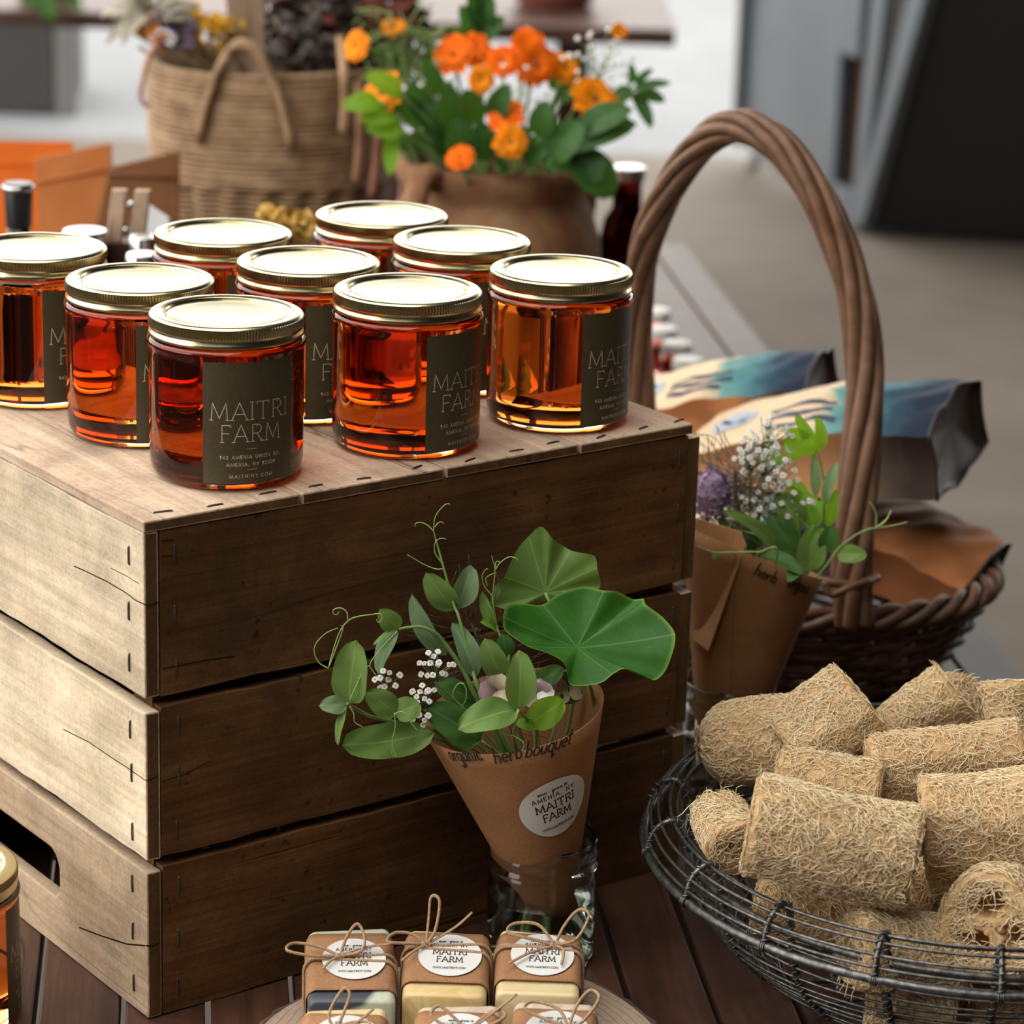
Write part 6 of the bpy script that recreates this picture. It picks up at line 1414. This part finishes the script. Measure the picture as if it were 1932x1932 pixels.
# dark little vials with shiny caps
M['vial'] = glassm('dark_vial', (0.12, 0.03, 0.02), 1.45)
for x, y, Y, lab in ((160, 434, 2.25, 'silver lidded dark vial beside the orange pouches'), (273, 445, 2.2, 'dark vial with shiny cap between clip and back left jar'), (268, 478, 2.1, 'dark vial nearest the jars, below the grey card')):
    p = aty(x, y, Y); o_ = Vector((p.x, Y, 0)); t = thing('dark_vial', o_, lab, 'vial', 'dark vials behind the jars'); R_ = .016 if x != 160 else .024
    mb = MB(); mb.lathe([(0, .001), (R_, 0), (R_ * 1.03, .004), (R_ * 1.03, p.z - .03), (R_ * .7, p.z - .018), (R_ * .7, p.z - .012), (0, p.z - .012)], 24); mb.build('body', M['vial'], t, weld=True); mb = MB(); mb.lathe([(0, p.z), (R_ * .72, p.z), (R_ * .78, p.z - .002), (R_ * .78, p.z - .0116), (0, p.z - .0118)], 24); mb.build('cap', M['steel'], t, weld=True, auto=.6)
# yellow dried heads behind the lids
for k, (x, y, lab) in enumerate(((545, 412, 'knobbly yellow dried head left of the rearmost lid'), (572, 428, 'second yellow dried head, nearer the rearmost lid'), (515, 412, 'small yellow dried head peeping over the back left lid'))):
    c = aty(x, y, 2.35); o_ = Vector((c.x, 2.35, 0)); t = thing('yellow_dried_head', o_, lab, 'dried flower', 'yellow dried heads behind the lids'); q = random.Random(k); mb = MB()
    for m_ in range(14):
        d = Vector((q.gauss(0, 1), q.gauss(0, 1), q.gauss(0, 1))).normalized(); leaf_geo(mb, c - o_, c - o_ + d * .016, .007, Vector((0, -.8, .5)), fold=.6, curl=.2, ns=6, ntv=4)
    mb.build('head', plain('yellow_dry_%d' % (k + 1), (0.50, 0.30, 0.06), .7, var=.35), t); stem(t, o_, [c, Vector((c.x, 2.35, c.z * .5)), Vector((c.x, 2.35, 0.001))], .0015, .002, M['dry_stem'])
# dark bottle right of the pot
p = aty(1182, 400, 2.95); o_ = Vector((p.x, 2.95, 0)); t = thing('dark_bottle', o_, 'dark wine red glass bottle between the flower pot and the handle', 'bottle'); zt_ = aty(1190, 322, 2.95).z; zs = aty(1182, 392, 2.95).z
mb = MB(); mb.lathe([(0, .001), (.024, 0), (.027, .004), (.027, zs - .030), (.0235, zs - .012), (.0155, zs), (.0150, zt_ - .012), (.0170, zt_ - .010), (.0170, zt_ - .002), (.0165, zt_), (0, zt_)], 32); mb.build('body', M['vial'], t, weld=True)
mb = MB(); mb.lathe([(0, zt_ + .0042), (.0172, zt_ + .0042), (.0185, zt_ + .003), (.0185, zt_ - .0085), (.0172, zt_ - .0085), (.0172, zt_ + .0002), (0, zt_ + .0002)], 28); mb.build('cap', M['steel'], t, weld=True, auto=.6)

# ---------------------------------------------------------------- the far table and what stands by it
FY = 6.0
pl_ = aty(0, 22, FY); pr_ = aty(1275, 52, FY)
ft_ = thing('long_table', Vector((-0.4, FY, 0)), 'dark wooden table in the bright yard beyond the flowers', 'table'); zt2 = (pl_.z + pr_.z) / 2
mb = MB(); mb.box((-1.6, 0, zt2 - .035), (pr_.x + .4, .95, zt2)); mb.build('tabletop', M['far_table'], ft_, smooth=False, bevel=.004)
for (x, y) in ((-1.45, .08), (pr_.x + .4 - .62, .2), (-1.45, .85), (pr_.x + .4 - .2, .85)):
    mb = MB(); mb.box((x - .04, y - .04, FLOOR - .003), (x + .04, y + .04, zt2 - .0355)); mb.build('leg', M['far_table'], ft_, smooth=False)
pp = aty(1045, 18, FY + .35); t = thing('plant_pot', Vector((pp.x, FY + .35, zt2 + .0005)), 'red brown round pot on the far table, cut by the top picture edge', 'pot'); mb = MB(); mb.lathe([(0, 0), (.075, 0), (.085, .01), (.11, .12), (.118, .13), (.118, .15), (.108, .15), (.10, .13), (.075, .02), (0, .02)], 40); mb.build('pot', plain('red_clay', (0.20, 0.055, 0.035), .7), t, weld=True)
t = thing('leafy_plant', Vector((-1.02, FY + .03, zt2)), 'green leaves hanging over the far table edge, top left corner', 'plant'); o_ = t.location; mb = MB(); 
for b_, tp, w_ in (((60, -20), (100, 32), 22), ((90, -30), (150, 12), 20), ((40, -40), (62, 10), 20), ((120, -50), (128, 8), 18)): leaf_geo(mb, aty(*b_, FY - .03) - o_, aty(*tp, FY - .10) - o_, w_ * FY / 5348.5, Vector((0, -.8, .6)), curl=.2, shape=(.9, .6))
mb.build('foliage', M['back_leaf'], t); mb = MB(); mb.lathe([(0, 0.001), (.06, .001), (.075, .12), (.065, .12), (.05, .01), (0, .01)], 28, c=(-.02, .15, 0)); mb.build('pot', M['clay'], t, weld=True); mb = MB()
for b_ in ((60, -20), (90, -30), (40, -40), (120, -50)): mb.tube(shift(curve([Vector((-1.04, FY + .18, zt2 + .10)), Vector((-1.03, FY + .05, zt2 + .12)), aty(*b_, FY - .03)], 4), o_), .003, 5)
mb.build('stems', M['stem'], t)
# dark crate-like bin with grey post under the far table's left end
bl = atz(-10, 213, FLOOR); br = atz(106, 216, FLOOR); t = thing('dark_bin', Vector((br.x, br.y, FLOOR)), 'black bin with a grey metal post, left below the far table', 'bin'); o_ = t.location
mb = MB(); mb.box((-.9, 0, 0.001), (0, .6, .62)); mb.build('body', plain('black_bin', (0.028, 0.027, 0.026), .6), t, smooth=False, bevel=.01)
mb = MB(); mb.box((.002, -.01, .001), (.046, .04, .66)); mb.box((.052, 0, .001), (.066, .03, .66)); mb.build('post', plain('grey_post', (0.16, 0.16, 0.155), .45, .4), t, smooth=False, bevel=.003)

# ---------------------------------------------------------------- grey steel trailer with black tub, at the right
def steelm(name, c, r=.5, m=.3):
    t = NT(name); v = t.coords(); f = t.noise(v, 3, 5, .6, .4); t.col(t.ramp(f, [(.3, tuple(x * .85 for x in c)), (.7, tuple(x * 1.1 for x in c))])); t.set(Roughness=r, Metallic=m); return t.mat
M['grey_steel'] = steelm('grey_painted_steel', (0.105, 0.120, 0.135)); M['black_tub'] = steelm('black_tub', (0.006, 0.0055, 0.0055), .8, 0); M['rust_plate'] = plain('rusty_plate', (0.05, 0.022, 0.012), .7)
A0 = atz(1394, 312, FLOOR); B0 = atz(1618, 440, FLOOR); A0.z = B0.z = FLOOR
sd = B0 - A0; LS = sd.length; sdir = sd.normalized(); sn = Vector((sdir.y, -sdir.x, 0))     # sn faces the table side
if sn.x > 0: sn = -sn
tr = thing('steel_trailer', A0, 'grey steel trailer with slanted braces and a black tub, at the right', 'trailer')
def sp_(x, y):  # pixel -> (distance along the side, height)
    p = onp(x, y, A0, sn) - A0; return p.dot(sdir), p.z
def slab(poly, d0, d1, name, mat, bev=.004):
    mb = MB(); n = len(poly); vs = [sdir * a + Vector((0, 0, z)) + sn * d0 for a, z in poly] + [sdir * a + Vector((0, 0, z)) + sn * d1 for a, z in poly]
    mb.add(vs, [tuple(range(n)), tuple(range(2 * n - 1, n - 1, -1))] + [(k, n + k, n + (k + 1) % n, (k + 1) % n) for k in range(n)]); return mb.build(name, mat, tr, smooth=False, bevel=bev)
TOPZ = 1.55
def up_(x, y0=0):   # top of a column, carried up above the frame
    a, z = sp_(x, 0); return a, TOPZ
a1, _ = sp_(1560, 150); a2, _ = sp_(1612, 150); sl0, z0s = sp_(1572, 345); sl1, z1s = sp_(1580, 95)
slab([(0, .07), (sl0 - .01, .012), (sl0 - .01, TOPZ), (0, TOPZ)], -.03, 0, 'side_panel', M['grey_steel'])
slab([(0, .07), (.035, .065), (.035, TOPZ), (0, TOPZ)], .0005, .03, 'edge_post', plain('dark_edge', (0.06, 0.065, 0.07), .5))
s1, zz1 = sp_(1608, 330); s1b, zz2 = sp_(1612, 110)
slab([(sl0 - .009, z1s), (s1b + .03, z1s), (s1b + .03, TOPZ), (sl0 - .009, TOPZ)], -.03, .002, 'upper_panel', M['grey_steel'])
slab([(sl0 - .009, .012), (s1 + .0, .012), (s1 + .0, z0s), (sl0 - .009, z0s)], -.03, .002, 'lower_panel', M['grey_steel'])
slab([(sl0 - .34, max(.02, z0s - .25)), (s1b + .02, max(.02, z0s - .25)), (s1b + .02, z1s + .25), (sl0 - .34, z1s + .25)], -.075, -.05, 'slot_back', M['rust_plate'])
c0, cz0 = sp_(1612, 420); c1, cz1 = sp_(1650, 0); c2_, _ = sp_(1610, 300); d1_, dz1 = sp_(1680, 0)
v0 = sp_(1604, 330); v1 = sp_(1640, 0); v2_ = sp_(1664, 0); v3 = sp_(1622, 330)
def ext(p, q, z):   # carry the line p->q up to height z
    k = (z - p[1]) / (q[1] - p[1]); return (p[0] + (q[0] - p[0]) * k, z)
slab([sp_(1604, 425), sp_(1622, 425), ext(v3, v2_, TOPZ), ext(v0, v1, TOPZ)], -.028, .004, 'upright_post', M['grey_steel'])
g0, g1, g2, g3 = sp_(1612, 430), sp_(1645, 380), sp_(1750, 0), sp_(1716, 0)
slab([g0, sp_(1630, 425), ext(sp_(1640, 400), g2, TOPZ), ext(g0, g3, TOPZ)], -.026, .008, 'slanted_brace', M['grey_steel'])
# tub: leans outward, fills the space behind the brace and to the right
fr = sp_(1616, 432); ft3 = ext(sp_(1640, 400), sp_(1745, 0), TOPZ)
FD = Vector((1, -0.22, 0)).normalized(); mb = MB()
base_ = sdir * (fr[0] + .02); topp = sdir * ft3[0]
quad = [base_ + Vector((0, 0, .02)), base_ + FD * 1.6 + Vector((0, 0, .02)), topp + FD * 1.6 + Vector((0, 0, TOPZ)), topp + Vector((0, 0, TOPZ))]
bq = [p + Vector((.35, 1.3, 0)) for p in quad]
mb.add(quad + bq, [(0, 1, 2, 3), (7, 6, 5, 4), (0, 4, 5, 1), (1, 5, 6, 2), (2, 6, 7, 3), (3, 7, 4, 0)]); mb.build('tub', M['black_tub'], tr, smooth=False, bevel=.006)
slab([ext(v3, v2_, .35), ext(g0, g3, .35), ext(g0, g3, TOPZ), ext(v3, v2_, TOPZ)], -.025, -.012, 'infill_plate', M['black_tub'])
mb = MB(); c_ = sdir * .06 + sn * -.02 + Vector((0, 0, .036))
mb.tube([c_ + sn * -.015, c_ + sn * .02], .034, 20); mb.build('caster', plain('pale_caster', (0.4, 0.4, 0.38), .5), tr)
mb = MB(); c_ = sdir * (LS - .1) + sn * -.25 + Vector((0, 0, .036)); mb.tube([c_ + sn * -.015, c_ + sn * .02], .0345, 20); mb.build('caster', bpy.data.materials['pale_caster'], tr)
